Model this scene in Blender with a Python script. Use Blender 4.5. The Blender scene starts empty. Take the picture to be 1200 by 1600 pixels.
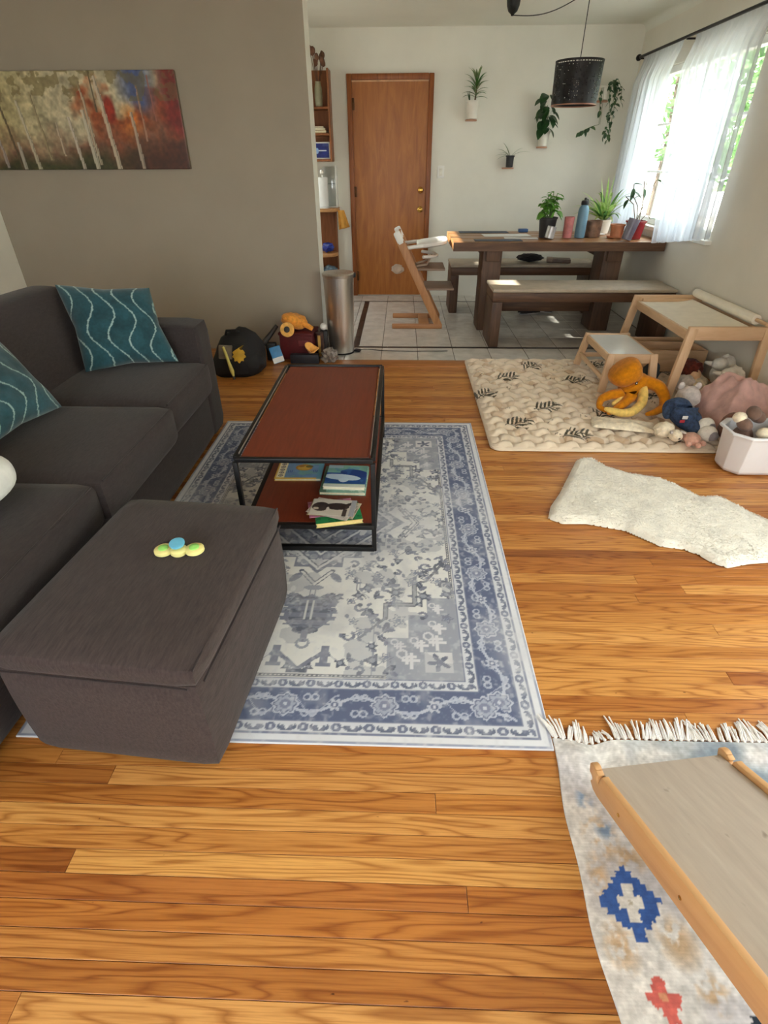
import bpy, bmesh, math, random
import numpy as np
from mathutils import Vector, Matrix

PI = math.pi
R = math.radians
sc = bpy.context.scene
C = sc.collection
random.seed(7)
rng = np.random.default_rng(7)

# ------------------------------------------------------------------ camera
F_PX, PITCH, YAW, ROLL, CAM_H = 825.365, 0.587474, -0.033653, -0.0051869, 1.37
fwd = Vector((math.sin(YAW) * math.cos(PITCH), math.cos(YAW) * math.cos(PITCH), -math.sin(PITCH)))
rt = Vector((math.cos(YAW), -math.sin(YAW), 0))
up = rt.cross(fwd)
r2 = rt * math.cos(ROLL) + up * math.sin(ROLL)
u2 = -rt * math.sin(ROLL) + up * math.cos(ROLL)
cam = bpy.data.cameras.new('camera')
cam.sensor_fit = 'VERTICAL'
cam.sensor_height = 32.0
cam.lens = F_PX * 32.0 / 1600.0
cam.clip_start = 0.02
cam_o = bpy.data.objects.new('camera', cam)
C.objects.link(cam_o)
cam_o.matrix_world = Matrix(((r2.x, u2.x, -fwd.x, 0), (r2.y, u2.y, -fwd.y, 0), (r2.z, u2.z, -fwd.z, CAM_H), (0, 0, 0, 1)))
sc.camera = cam_o

# ------------------------------------------------------------------ light and exposure
EXPOSURE = 0.10
SKY_STRENGTH = 8.8
sc.view_settings.view_transform = 'Standard'
sc.view_settings.look = 'None'
sc.view_settings.exposure = EXPOSURE
sc.view_settings.gamma = 1.0
sc.view_settings.use_curve_mapping = False
try:
    sc.cycles.use_denoising = True
    sc.cycles.max_bounces = 10
    sc.cycles.diffuse_bounces = 6
    sc.cycles.transparent_max_bounces = 16
    sc.cycles.sample_clamp_indirect = 6.0
    sc.cycles.caustics_reflective = False
    sc.cycles.caustics_refractive = False
except Exception:
    pass

world = bpy.data.worlds.new('overcast_sky')
sc.world = world
world.use_nodes = True
wn = world.node_tree
wn.nodes.clear()
wout = wn.nodes.new('ShaderNodeOutputWorld')
wbg = wn.nodes.new('ShaderNodeBackground')
wtc = wn.nodes.new('ShaderNodeTexCoord')
wsep = wn.nodes.new('ShaderNodeSeparateXYZ')
wramp = wn.nodes.new('ShaderNodeValToRGB')
wramp.color_ramp.elements[0].position = 0.45
wramp.color_ramp.elements[0].color = (0.89, 0.89, 0.90, 1)
wramp.color_ramp.elements[1].position = 1.0
wramp.color_ramp.elements[1].color = (0.85, 0.895, 0.94, 1)
wmul = wn.nodes.new('ShaderNodeMath'); wmul.operation = 'MULTIPLY_ADD'
wmul.inputs[1].default_value = 0.5; wmul.inputs[2].default_value = 0.5
wn.links.new(wtc.outputs['Generated'], wsep.inputs[0])
wn.links.new(wsep.outputs['Z'], wmul.inputs[0])
wn.links.new(wmul.outputs[0], wramp.inputs[0])
wn.links.new(wramp.outputs[0], wbg.inputs[0])
wbg.inputs[1].default_value = SKY_STRENGTH
wn.links.new(wbg.outputs[0], wout.inputs[0])


def portal(name, loc, rot, sx, sy):
    """Sky portal in a window opening: only guides the sky light, gives off none itself."""
    l = bpy.data.lights.new(name, 'AREA')
    l.shape = 'RECTANGLE'; l.size = sx; l.size_y = sy
    l.cycles.is_portal = True
    o = bpy.data.objects.new(name, l)
    o.location = loc; o.rotation_euler = rot
    C.objects.link(o)


# window openings (y0, y1, z0, z1) on the east wall, (x0, x1, z0, z1) on the wall behind the camera
WIN1 = (4.50, 6.28, 0.86, 2.04)
WIN2 = (-0.90, 1.90, 0.06, 2.20)
WIN3 = (-2.30, 0.50, 0.55, 2.05)
WIN4 = (5.16, 6.48, 0.70, 2.08)
RX, BY, CZ, LX, RY = 2.30, 6.83, 2.44, -3.13, -1.60     # right, back, ceiling, left, rear
for (a, b, c, d), nm in ((WIN1, 'portal_window_kitchen'), (WIN2, 'portal_window_living')):
    portal(nm, (RX + 0.14, (a + b) / 2, (c + d) / 2), (0, R(90), 0), d - c, b - a)
portal('portal_window_sink', (-1.45 - .12, (WIN4[0] + WIN4[1]) / 2, (WIN4[2] + WIN4[3]) / 2), (0, R(-90), 0), WIN4[3] - WIN4[2], WIN4[1] - WIN4[0])
a, b, c, d = WIN3
portal('portal_window_rear', ((a + b) / 2, RY - 0.14, (c + d) / 2), (R(90), 0, 0), b - a, d - c)

sun = bpy.data.lights.new('sun', 'SUN')
sun.energy = 22.0
sun.angle = R(0.6)
sun.color = (1.0, 0.95, 0.86)
sun_o = bpy.data.objects.new('sun', sun)
sun_o.rotation_euler = Vector((0.85, -0.12, -0.52)).to_track_quat('-Z', 'Y').to_euler()
sun_o.location = (-6, 7, 5)
C.objects.link(sun_o)

# ------------------------------------------------------------------ helpers
def lin(c):
    return tuple(((x / 255.0) / 12.92 if x / 255.0 <= 0.04045 else ((x / 255.0 + 0.055) / 1.055) ** 2.4) for x in c)


def lin_np(a):
    a = np.clip(a / 255.0, 0, 1)
    return np.where(a <= 0.04045, a / 12.92, ((a + 0.055) / 1.055) ** 2.4)


def new_mat(name):
    m = bpy.data.materials.new(name)
    m.use_nodes = True
    return m, m.node_tree, m.node_tree.nodes['Principled BSDF']


def coords(nt, scale=(1, 1, 1), rand=False, kind='Object'):
    tc = nt.nodes.new('ShaderNodeTexCoord')
    mp = nt.nodes.new('ShaderNodeMapping')
    mp.inputs['Scale'].default_value = scale
    src = tc.outputs[kind]
    if rand:
        oi = nt.nodes.new('ShaderNodeObjectInfo')
        ml = nt.nodes.new('ShaderNodeMath'); ml.operation = 'MULTIPLY'; ml.inputs[1].default_value = 37.0
        va = nt.nodes.new('ShaderNodeVectorMath'); va.operation = 'ADD'
        nt.links.new(oi.outputs['Random'], ml.inputs[0])
        nt.links.new(src, va.inputs[0]); nt.links.new(ml.outputs[0], va.inputs[1])
        src = va.outputs[0]
    nt.links.new(src, mp.inputs['Vector'])
    return mp.outputs[0]


def ramp(nt, fac, stops):
    r = nt.nodes.new('ShaderNodeValToRGB')
    el = r.color_ramp.elements
    el[0].position, el[0].color = stops[0][0], (*lin(stops[0][1]), 1)
    el[1].position, el[1].color = stops[-1][0], (*lin(stops[-1][1]), 1)
    for p, c in stops[1:-1]:
        e = el.new(p); e.color = (*lin(c), 1)
    nt.links.new(fac, r.inputs[0])
    return r.outputs[0]


def noise(nt, vec, scale, detail=4, rough=.55, dist=0.0):
    n = nt.nodes.new('ShaderNodeTexNoise')
    n.inputs['Scale'].default_value = scale
    n.inputs['Detail'].default_value = detail
    n.inputs['Roughness'].default_value = rough
    n.inputs['Distortion'].default_value = dist
    nt.links.new(vec, n.inputs['Vector'])
    return n.outputs['Fac']


def bump(nt, p, h, strength, dist=0.002):
    b = nt.nodes.new('ShaderNodeBump')
    b.inputs['Strength'].default_value = strength
    b.inputs['Distance'].default_value = dist
    nt.links.new(h, b.inputs['Height'])
    nt.links.new(b.outputs[0], p.inputs['Normal'])


def mat(name, c, rough=.6, metal=0.0, var=.10, scale=14.0, bmp=0.0, bscale=120.0, spec=.5, sheen=0.0, stretch=(1, 1, 1), rand=False, emit=None, bdist=.002, coat=0.0):
    """Plain surface: a colour broken up by noise, with fine relief."""
    m, nt, p = new_mat(name)
    v = coords(nt, stretch, rand)
    lo = tuple(x * (1 - var) for x in c); hi = tuple(min(255, x * (1 + var)) for x in c)
    nt.links.new(ramp(nt, noise(nt, v, scale), [(.3, lo), (.7, hi)]), p.inputs['Base Color'])
    p.inputs['Roughness'].default_value = rough
    p.inputs['Metallic'].default_value = metal
    p.inputs['Specular IOR Level'].default_value = spec
    if sheen:
        p.inputs['Sheen Weight'].default_value = sheen
        p.inputs['Sheen Roughness'].default_value = .5
    if coat:
        p.inputs['Coat Weight'].default_value = coat
        p.inputs['Coat Roughness'].default_value = .15
    if bmp:
        bump(nt, p, noise(nt, v, bscale, 3), bmp, bdist)
    if emit:
        p.inputs['Emission Color'].default_value = (*lin(c), 1)
        p.inputs['Emission Strength'].default_value = emit
    return m


def wood(name, stops, axis=0, rough=.45, scale=9.0, squash=9.0, bmp=.05, spec=.4, dist=1.2):
    """Timber: noise drawn out along the grain axis."""
    m, nt, p = new_mat(name)
    s = [squash, squash, squash]; s[axis] = 1.0
    v = coords(nt, tuple(s), True)
    n1 = noise(nt, v, scale * .35, 6, .6, dist)
    nt.links.new(ramp(nt, n1, stops), p.inputs['Base Color'])
    p.inputs['Roughness'].default_value = rough
    p.inputs['Specular IOR Level'].default_value = spec
    bump(nt, p, noise(nt, v, scale * 2.5, 4), bmp)
    return m


def col_mat(name, rough=.9, sheen=0.0, bmp=.15, bscale=260.0, spec=.25):
    """Reads the printed colour stored on the mesh."""
    m, nt, p = new_mat(name)
    a = nt.nodes.new('ShaderNodeAttribute'); a.attribute_name = 'Col'
    nt.links.new(a.outputs['Color'], p.inputs['Base Color'])
    p.inputs['Roughness'].default_value = rough
    p.inputs['Specular IOR Level'].default_value = spec
    if sheen:
        p.inputs['Sheen Weight'].default_value = sheen
    if bmp:
        bump(nt, p, noise(nt, coords(nt), bscale, 2), bmp)
    return m


class MB:
    """Collects shapes and links them as one mesh object."""
    def __init__(s):
        s.bm = bmesh.new()

    def _add(s, geom_fn, M=None):
        n0 = len(s.bm.verts)
        geom_fn()
        s.bm.verts.ensure_lookup_table()
        vs = s.bm.verts[n0:]
        if M is not None:
            bmesh.ops.transform(s.bm, matrix=M, verts=vs)
        return vs

    def box(s, x0, x1, y0, y1, z0, z1, r=0.0, seg=2, M=None):
        b = bmesh.new()
        bmesh.ops.create_cube(b, size=1.0)
        for v in b.verts:
            v.co = Vector((x0 + (v.co.x + .5) * (x1 - x0), y0 + (v.co.y + .5) * (y1 - y0), z0 + (v.co.z + .5) * (z1 - z0)))
        if r > 0:
            r = min(r, .49 * min(abs(x1 - x0), abs(y1 - y0), abs(z1 - z0)))
            bmesh.ops.bevel(b, geom=list(b.edges), offset=r, segments=seg, profile=.5, affect='EDGES')
        if M is not None:
            bmesh.ops.transform(b, matrix=M, verts=b.verts)
        s.join(b)
        return s

    def join(s, b):
        me = bpy.data.meshes.new('tmp')
        b.to_mesh(me); b.free()
        s.bm.from_mesh(me)
        bpy.data.meshes.remove(me)

    def bar(s, p0, p1, w, h, r=0.0, upv=(0, 0, 1)):
        """Square bar from p0 to p1, w wide, h along upv."""
        p0, p1 = Vector(p0), Vector(p1)
        d = (p1 - p0); L = d.length; d.normalize()
        u = Vector(upv); u = (u - d * u.dot(d)).normalized()
        q = u.cross(d)
        M = Matrix((( d.x, q.x, u.x, p0.x), (d.y, q.y, u.y, p0.y), (d.z, q.z, u.z, p0.z), (0, 0, 0, 1)))
        return s.box(0, L, -w / 2, w / 2, -h / 2, h / 2, r, 2, M)

    def tube(s, pts, rad, n=8, cap=True):
        pts = [Vector(p) for p in pts]
        if not hasattr(rad, '__len__'):
            rad = [rad] * len(pts)
        rings = []
        prev = None
        for i, p in enumerate(pts):
            t = (pts[min(i + 1, len(pts) - 1)] - pts[max(i - 1, 0)])
            if t.length < 1e-9:
                t = Vector((0, 0, 1))
            t.normalize()
            a = prev if prev is not None else (Vector((0, 0, 1)) if abs(t.z) < .9 else Vector((1, 0, 0)))
            a = (a - t * a.dot(t))
            if a.length < 1e-6:
                a = t.orthogonal()
            a.normalize(); prev = a
            b = t.cross(a)
            rings.append([s.bm.verts.new(p + (a * math.cos(2 * PI * k / n) + b * math.sin(2 * PI * k / n)) * rad[i]) for k in range(n)])
        for i in range(len(rings) - 1):
            for k in range(n):
                s.bm.faces.new((rings[i][k], rings[i][(k + 1) % n], rings[i + 1][(k + 1) % n], rings[i + 1][k]))
        if cap:
            s.bm.faces.new(list(reversed(rings[0]))); s.bm.faces.new(rings[-1])
        return s

    def lathe(s, prof, n=24, c=(0, 0, 0), M=None, close=True):
        """Profile of (radius, z) turned about z."""
        rings = []
        T = Matrix.Translation(Vector(c)) if M is None else M
        for r, z in prof:
            rings.append([s.bm.verts.new(T @ Vector((r * math.cos(2 * PI * k / n), r * math.sin(2 * PI * k / n), z))) for k in range(n)])
        for i in range(len(rings) - 1):
            for k in range(n):
                s.bm.faces.new((rings[i][k], rings[i][(k + 1) % n], rings[i + 1][(k + 1) % n], rings[i + 1][k]))
        if close:
            if prof[0][0] > 1e-4:
                s.bm.faces.new(list(reversed(rings[0])))
            if prof[-1][0] > 1e-4:
                s.bm.faces.new(rings[-1])
        return s

    def prism(s, poly, z0, z1, M=None, r=0.0):
        b = bmesh.new()
        f = b.faces.new([b.verts.new((x, y, z0)) for x, y in poly])
        e = bmesh.ops.extrude_face_region(b, geom=[f])
        bmesh.ops.translate(b, vec=(0, 0, z1 - z0), verts=[v for v in e['geom'] if isinstance(v, bmesh.types.BMVert)])
        bmesh.ops.recalc_face_normals(b, faces=b.faces)
        if r > 0:
            bmesh.ops.bevel(b, geom=list(b.edges), offset=r, segments=2, profile=.5, affect='EDGES')
        if M is not None:
            bmesh.ops.transform(b, matrix=M, verts=b.verts)
        s.join(b)
        return s

    def blob(s, c, rad, M=None, n=3, wob=0.0, fs=3.0, seed=0.0):
        """Rounded lump with optional lumpy noise."""
        from mathutils import noise as mn
        b = bmesh.new()
        bmesh.ops.create_icosphere(b, subdivisions=n, radius=1.0)
        for v in b.verts:
            k = 1.0 + (mn.noise(v.co * fs + Vector((seed, seed * 1.7, 0))) * wob if wob else 0)
            v.co = Vector((v.co.x * rad[0], v.co.y * rad[1], v.co.z * rad[2])) * k
        T = Matrix.Translation(Vector(c)) if M is None else Matrix.Translation(Vector(c)) @ M
        bmesh.ops.transform(b, matrix=T, verts=b.verts)
        s.join(b)
        return s

    def grid(s, fn, nu, nv, closed_u=False):
        g = [[s.bm.verts.new(fn(i / nu, j / nv)) for j in range(nv + 1)] for i in range(nu if closed_u else nu + 1)]
        m = len(g)
        for i in range(nu):
            for j in range(nv):
                s.bm.faces.new((g[i][j], g[(i + 1) % m][j], g[(i + 1) % m][j + 1], g[i][j + 1]))
        return s

    def build(s, name, m, parent=None, smooth=True, ang=40, loc=None, M=None):
        me = bpy.data.meshes.new(name)
        bmesh.ops.remove_doubles(s.bm, verts=s.bm.verts, dist=1e-6)
        bmesh.ops.recalc_face_normals(s.bm, faces=s.bm.faces)
        if smooth:
            lim = R(ang)
            for f in s.bm.faces:
                f.smooth = True
            for e in s.bm.edges:
                if len(e.link_faces) == 2 and e.calc_face_angle(0) > lim:
                    e.smooth = False
        s.bm.to_mesh(me); s.bm.free()
        me.materials.append(m)
        return link(name, me, parent, loc, M)


def link(name, me, parent=None, loc=None, M=None):
    o = bpy.data.objects.new(name, me)
    C.objects.link(o)
    if parent is not None:
        o.parent = parent
    if loc is not None:
        o.location = loc
    if M is not None:
        o.matrix_local = M
    return o


def tag(o, label, cat, group=None):
    o['label'] = label; o['category'] = cat
    if group:
        o['group'] = group
    return o


def thing(name, label, cat, loc=(0, 0, 0), rz=0.0, group=None):
    o = bpy.data.objects.new(name, None)
    o.empty_display_size = .1
    C.objects.link(o)
    o.location = loc; o.rotation_euler = (0, 0, rz)
    return tag(o, label, cat, group)


def structure(o):
    o['kind'] = 'structure'
    return o


def col_mesh(name, P, col, m, parent=None, back=None):
    """Grid of points P (h,w,3) with printed colours col (h,w,3 in 0-255); a rim drops to P + back."""
    h, w = P.shape[:2]
    if back is not None:
        P2 = np.pad(P, ((1, 1), (1, 1), (0, 0)), mode='edge')
        c2 = np.pad(col, ((1, 1), (1, 1), (0, 0)), mode='edge')
        for sl in ((0, slice(None)), (-1, slice(None)), (slice(1, -1), 0), (slice(1, -1), -1)):
            P2[sl] += np.asarray(back)
        P, col = P2, c2
        h, w = P.shape[:2]
    me = bpy.data.meshes.new(name)
    n = h * w
    me.vertices.add(n)
    me.vertices.foreach_set('co', P.reshape(-1).astype(np.float32))
    idx = np.arange(n).reshape(h, w)
    q = np.stack([idx[:-1, :-1], idx[:-1, 1:], idx[1:, 1:], idx[1:, :-1]], -1).reshape(-1, 4)
    nf = len(q)
    me.loops.add(nf * 4)
    me.loops.foreach_set('vertex_index', q.reshape(-1).astype(np.int32))
    me.polygons.add(nf)
    me.polygons.foreach_set('loop_start', (np.arange(nf) * 4).astype(np.int32))
    me.polygons.foreach_set('use_smooth', np.ones(nf, dtype=bool))
    me.update(calc_edges=True)
    ca = me.color_attributes.new('Col', 'FLOAT_COLOR', 'POINT')
    rgba = np.ones((n, 4), np.float32)
    rgba[:, :3] = lin_np(col.reshape(-1, 3))
    ca.data.foreach_set('color', rgba.reshape(-1))
    me.materials.append(m)
    return link(name, me, parent)


# small painter on numpy canvases: X, Y are coordinates in metres
def vnoise(X, Y, scale, seed=0, octaves=3):
    r = np.random.default_rng(seed)
    out = np.zeros_like(X); amp = 1.0; tot = 0.0
    for o in range(octaves):
        g = r.random((64, 64))
        x = X * scale * 2 ** o + 100.3; y = Y * scale * 2 ** o + 57.7
        xi = np.floor(x).astype(int); yi = np.floor(y).astype(int)
        fx = x - xi; fy = y - yi
        fx = fx * fx * (3 - 2 * fx); fy = fy * fy * (3 - 2 * fy)
        a = g[yi % 64, xi % 64]; b = g[yi % 64, (xi + 1) % 64]
        c = g[(yi + 1) % 64, xi % 64]; d = g[(yi + 1) % 64, (xi + 1) % 64]
        out += amp * ((a * (1 - fx) + b * fx) * (1 - fy) + (c * (1 - fx) + d * fx) * fy)
        tot += amp; amp *= .5
    return out / tot


def canvas(w, h, step):
    nx, ny = int(round(w / step)) + 1, int(round(h / step)) + 1
    X, Y = np.meshgrid(np.linspace(0, w, nx), np.linspace(0, h, ny))
    return X, Y, np.zeros((ny, nx, 3))


def put(A, mask, c, k=1.0):
    m = (mask.astype(float) * k)[..., None]
    A[:] = A * (1 - m) + np.asarray(c, float) * m


def disc(X, Y, cx, cy, rx, ry=None, rot=0.0):
    ry = rx if ry is None else ry
    dx, dy = X - cx, Y - cy
    a = dx * math.cos(rot) + dy * math.sin(rot); b = -dx * math.sin(rot) + dy * math.cos(rot)
    return (a / rx) ** 2 + (b / ry) ** 2 < 1


def seg(X, Y, x0, y0, x1, y1, w):
    dx, dy = x1 - x0, y1 - y0
    L = dx * dx + dy * dy + 1e-12
    t = np.clip(((X - x0) * dx + (Y - y0) * dy) / L, 0, 1)
    return (X - x0 - t * dx) ** 2 + (Y - y0 - t * dy) ** 2 < (w / 2) ** 2


def poly(X, Y, pts):
    inside = np.zeros(X.shape, bool)
    n = len(pts)
    for i in range(n):
        x0, y0 = pts[i]; x1, y1 = pts[(i + 1) % n]
        if abs(y1 - y0) < 1e-12:
            continue
        c = ((y0 > Y) != (y1 > Y)) & (X < (x1 - x0) * (Y - y0) / (y1 - y0) + x0)
        inside ^= c
    return inside


def mesh_copy(o, parent=None):
    c = o.copy()
    C.objects.link(c)
    if parent is not None:
        c.parent = parent
    for ch in [x for x in bpy.data.objects if x.parent == o]:
        mesh_copy(ch, c)
    return c

# ================================================================== materials
M = {}
def plank_material():
    m, nt, p = new_mat('oak_plank')
    v = coords(nt, (.75, 9.5, 1), True)
    n1 = noise(nt, v, 1.55, 2, .45, .15)
    mul = nt.nodes.new('ShaderNodeMath'); mul.operation = 'MULTIPLY'; mul.inputs[1].default_value = 13.0
    pp = nt.nodes.new('ShaderNodeMath'); pp.operation = 'PINGPONG'; pp.inputs[1].default_value = .5
    nt.links.new(n1, mul.inputs[0]); nt.links.new(mul.outputs[0], pp.inputs[0])
    lines = ramp(nt, pp.outputs[0], [(0.0, (200, 180, 162)), (.09, (222, 210, 198)), (.22, (246, 243, 240)), (.5, (255, 255, 255))])
    pores = ramp(nt, noise(nt, coords(nt, (3.0, 130, 1), True), 2.2, 3, .6), [(.34, (226, 216, 206)), (.54, (255, 255, 255))])
    broad = ramp(nt, noise(nt, coords(nt, (.7, 5, 1), True), 1.6, 3), [(.3, (238, 232, 226)), (.7, (255, 255, 255))])
    spots = ramp(nt, noise(nt, coords(nt, (38, 80, 1), True), 1.0, 1), [(.15, (112, 80, 56)), (.20, (255, 255, 255))])
    oi = nt.nodes.new('ShaderNodeObjectInfo')
    cur = oi.outputs['Color']
    for src in (lines, pores, broad, spots):
        mx = nt.nodes.new('ShaderNodeMix'); mx.data_type = 'RGBA'; mx.blend_type = 'MULTIPLY'
        mx.inputs['Factor'].default_value = 1.0
        nt.links.new(cur, mx.inputs['A']); nt.links.new(src, mx.inputs['B'])
        cur = mx.outputs['Result']
    nt.links.new(cur, p.inputs['Base Color'])
    p.inputs['Roughness'].default_value = .34
    p.inputs['Specular IOR Level'].default_value = .42
    bump(nt, p, noise(nt, coords(nt, (3.0, 60, 1), True), 2.0, 3), .06)
    return m

M['plank'] = plank_material()
M['gap'] = mat('dark_floor_joint', (58, 34, 18), .9)
M['wall'] = mat('warm_white_paint', (228, 225, 214), .85, var=.015, scale=3, bmp=.05, bscale=90)
M['wall_e'] = mat('greyed_white_paint', (224, 218, 205), .85, var=.015, scale=3, bmp=.05, bscale=90)
M['ceil'] = mat('ceiling_paint', (228, 226, 214), .9, var=.01, scale=3, bmp=.05, bscale=70)
M['white_trim'] = mat('white_gloss_trim', (232, 230, 222), .4, var=.02)
M['tile'] = mat('grey_floor_tile', (196, 190, 180), .22, var=.06, scale=9, rand=True, bmp=.02, bscale=30)
M['grout'] = mat('dark_grout', (96, 88, 80), .9)
M['border'] = mat('dark_border_tile', (44, 30, 24), .4, rand=True)
M['door'] = wood('door_veneer', [(.25, (140, 78, 22)), (.5, (160, 95, 32)), (.75, (176, 110, 44))], 2, .38, 7, 7, .03)
M['casing'] = wood('door_casing_wood', [(.25, (116, 60, 24)), (.55, (142, 80, 36)), (.8, (164, 98, 50))], 2, .4, 9, 9, .03)
M['brass'] = mat('polished_brass', (214, 168, 84), .22, 1.0, var=.03)
M['steel'] = None
M['white_plastic'] = mat('white_plastic', (236, 234, 228), .38, var=.01)
M['black_metal'] = mat('black_metal', (22, 22, 24), .42, .3, var=.1, bmp=.02)
M['thresh'] = wood('threshold_wood', [(.25, (150, 92, 46)), (.55, (178, 116, 62)), (.8, (196, 134, 78))], 0, .4, 8, 8, .04)

def glass_material():
    m = bpy.data.materials.new('window_glass'); m.use_nodes = True
    nt = m.node_tree; nt.nodes.clear()
    o = nt.nodes.new('ShaderNodeOutputMaterial'); mx = nt.nodes.new('ShaderNodeMixShader')
    t = nt.nodes.new('ShaderNodeBsdfTransparent'); g = nt.nodes.new('ShaderNodeBsdfGlossy')
    t.inputs[0].default_value = (.95, .97, .97, 1); g.inputs['Roughness'].default_value = .02
    fr = nt.nodes.new('ShaderNodeFresnel'); fr.inputs[0].default_value = 1.45
    geo = nt.nodes.new('ShaderNodeNewGeometry'); mb = nt.nodes.new('ShaderNodeMath'); mb.operation = 'MULTIPLY'; inv = nt.nodes.new('ShaderNodeMath'); inv.operation = 'SUBTRACT'; inv.inputs[0].default_value = 1.0
    nt.links.new(geo.outputs['Backfacing'], inv.inputs[1]); nt.links.new(fr.outputs[0], mb.inputs[0]); nt.links.new(inv.outputs[0], mb.inputs[1]); nt.links.new(mb.outputs[0], mx.inputs[0]); nt.links.new(t.outputs[0], mx.inputs[1]); nt.links.new(g.outputs[0], mx.inputs[2])
    nt.links.new(mx.outputs[0], o.inputs[0])
    return m
M['glass'] = glass_material()

# ================================================================== room
# oak strip floor: boards run across the room
PITCH_Y = .0523
ROW0 = .689 - 10 * PITCH_Y
floor = structure(MB().box(LX, RX, RY, 4.305, -.06, -.007).box(LX, -.664, 4.305, 4.62, -.06, -.007).build('floor', M['gap'], smooth=False))
TONES = [(196, 128, 66), (212, 146, 80), (180, 108, 52), (204, 136, 72), (222, 158, 92), (168, 96, 46), (190, 120, 60), (214, 150, 86), (200, 132, 70), (186, 114, 56)]

def plank(x0, x1, y0, y1, tone, z=0.0):
    b = MB()
    g = .0006
    x0, x1, y0, y1 = x0 + g, x1 - g, y0 + g, y1 - g
    e = .0008
    tone = (min(255, tone[0] * .90 + 24), min(255, tone[1] * .90 + 23), tone[2] * .90 + 11)
    v = [b.bm.verts.new(p) for p in ((x0, y0, -.006), (x1, y0, -.006), (x1, y1, -.006), (x0, y1, -.006),
                                    (x0, y0, z - .0005), (x1, y0, z - .0005), (x1, y1, z - .0005), (x0, y1, z - .0005),
                                    (x0 + e, y0 + e, z), (x1 - e, y0 + e, z), (x1 - e, y1 - e, z), (x0 + e, y1 - e, z))]
    for k in range(4):
        j = (k + 1) % 4
        b.bm.faces.new((v[k], v[j], v[4 + j], v[4 + k])); b.bm.faces.new((v[4 + k], v[4 + j], v[8 + j], v[8 + k]))
    b.bm.faces.new(v[8:12])
    o = b.build('plank', M['plank'], floor, smooth=False)
    o.color = (*lin(tone), 1)
    return o

# joints read off the photograph's near boards: row index -> list of (x joint, tone of the piece that starts there)
NEAR = {
    -8: [(LX, (186, 116, 60)), (-.735, (214, 152, 90)), (1.15, (196, 126, 66))],
    -7: [(LX, (176, 106, 50)), (1.4, (190, 120, 58))],
    -6: [(LX, (200, 132, 70)), (.95, (188, 118, 58))],
    -5: [(LX, (186, 112, 52)), (1.25, (200, 134, 72))],
    -4: [(LX, (180, 106, 52)), (.164, (190, 116, 54)), (1.7, (204, 138, 74))],
    -3: [(LX, (160, 90, 42)), (-.762, (224, 162, 92)), (1.2, (196, 128, 66))],
    -2: [(LX, (202, 134, 70)), (1.5, (190, 120, 60))],
    -1: [(LX, (216, 152, 86)), (.98, (192, 120, 62))],
    0: [(LX, (186, 116, 56)), (.104, (202, 132, 66)), (1.35, (186, 116, 56))],
    1: [(LX, (166, 98, 46)), (-.761, (208, 144, 82)), (1.02, (206, 140, 76))],
    2: [(LX, (180, 112, 54)), (-.93, (202, 134, 72)), (.7, (186, 116, 56))],
    3: [(LX, (188, 116, 56)), (.9, (176, 106, 50))],
    20: [(LX, (170, 98, 48)), (.2, (150, 84, 42)), (1.9, (186, 118, 60))],
}
rnd = random.Random(11)
nrows = int((4.62 - ROW0) / PITCH_Y)
for k in range(nrows + 1):
    y0 = ROW0 + k * PITCH_Y; y1 = min(y0 + PITCH_Y, 4.619)
    xe = RX if y1 < 4.19 else -.664
    if y1 - y0 < .01:
        continue
    row = k - 10
    if row in NEAR:
        cuts = NEAR[row]
    else:
        cuts = [(LX, rnd.choice(TONES))]
        x = LX + rnd.uniform(.5, 2.0)
        while x < xe - .4:
            cuts.append((x, rnd.choice(TONES))); x += rnd.uniform(1.2, 2.6)
    for i, (x, t) in enumerate(cuts):
        plank(x, cuts[i + 1][0] if i + 1 < len(cuts) else xe, y0, y1, t)
b = MB()
y = ROW0
while y > RY + .001:
    b.box(LX, RX, max(y - PITCH_Y, RY) + .0006, y - .0006, -.006, 0)
    y -= PITCH_Y
o = b.build('planking', M['plank'], floor, smooth=False); o.color = (*lin((196, 128, 66)), 1); o['kind'] = 'stuff'
MB().box(-.664, RX, ROW0 + 76 * PITCH_Y + .0005, 4.302, -.006, .006, .004).build('threshold_strip', M['thresh'], floor)

# kitchen tiles with a dark inlaid border
KX = -1.45
kfloor = structure(MB().box(-.664, RX, 4.306, BY, -.06, -.004).box(KX, -.664, 4.825, BY, -.06, -.004).build('floor_kitchen', M['grout'], smooth=False))
xs = [-.165 + .306 * k for k in range(-4, 9)]
tile_mesh = {}
def tile(x0, x1, y0, y1, m='tile', nm='tile'):
    x0, x1 = max(x0, KX), min(x1, RX)
    if y0 < 4.62:
        x0 = max(x0, -.662)
    elif y0 < 4.8 and x0 < -.664:
        y0 = 4.828
    if x1 - x0 < .02 or y1 - y0 < .02:
        return
    key = (round(x1 - x0, 3), round(y1 - y0, 3), m)
    if key not in tile_mesh:
        t = MB().box(0, x1 - x0, 0, y1 - y0, -.004, 0, .0025, 1).build(nm, M[m], kfloor, smooth=False)
        tile_mesh[key] = t.data
    else:
        t = link(nm, tile_mesh[key], kfloor)
    t.location = (x0, y0, rnd.uniform(-.0006, .0006))
G = .004
BX0, BX1, BF0, BF1, BB0, BB1 = -.425, -.375, 4.655, 4.70, 6.475, 6.51
rows = [(4.306, BF0)] + [(BF1 + .2958 * k, BF1 + .2958 * (k + 1)) for k in range(6)] + [(BB1, BY)]
cols = [(KX, xs[0])] + [(xs[i], xs[i + 1]) for i in range(len(xs) - 1)] + [(xs[-1], RX)]
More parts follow.
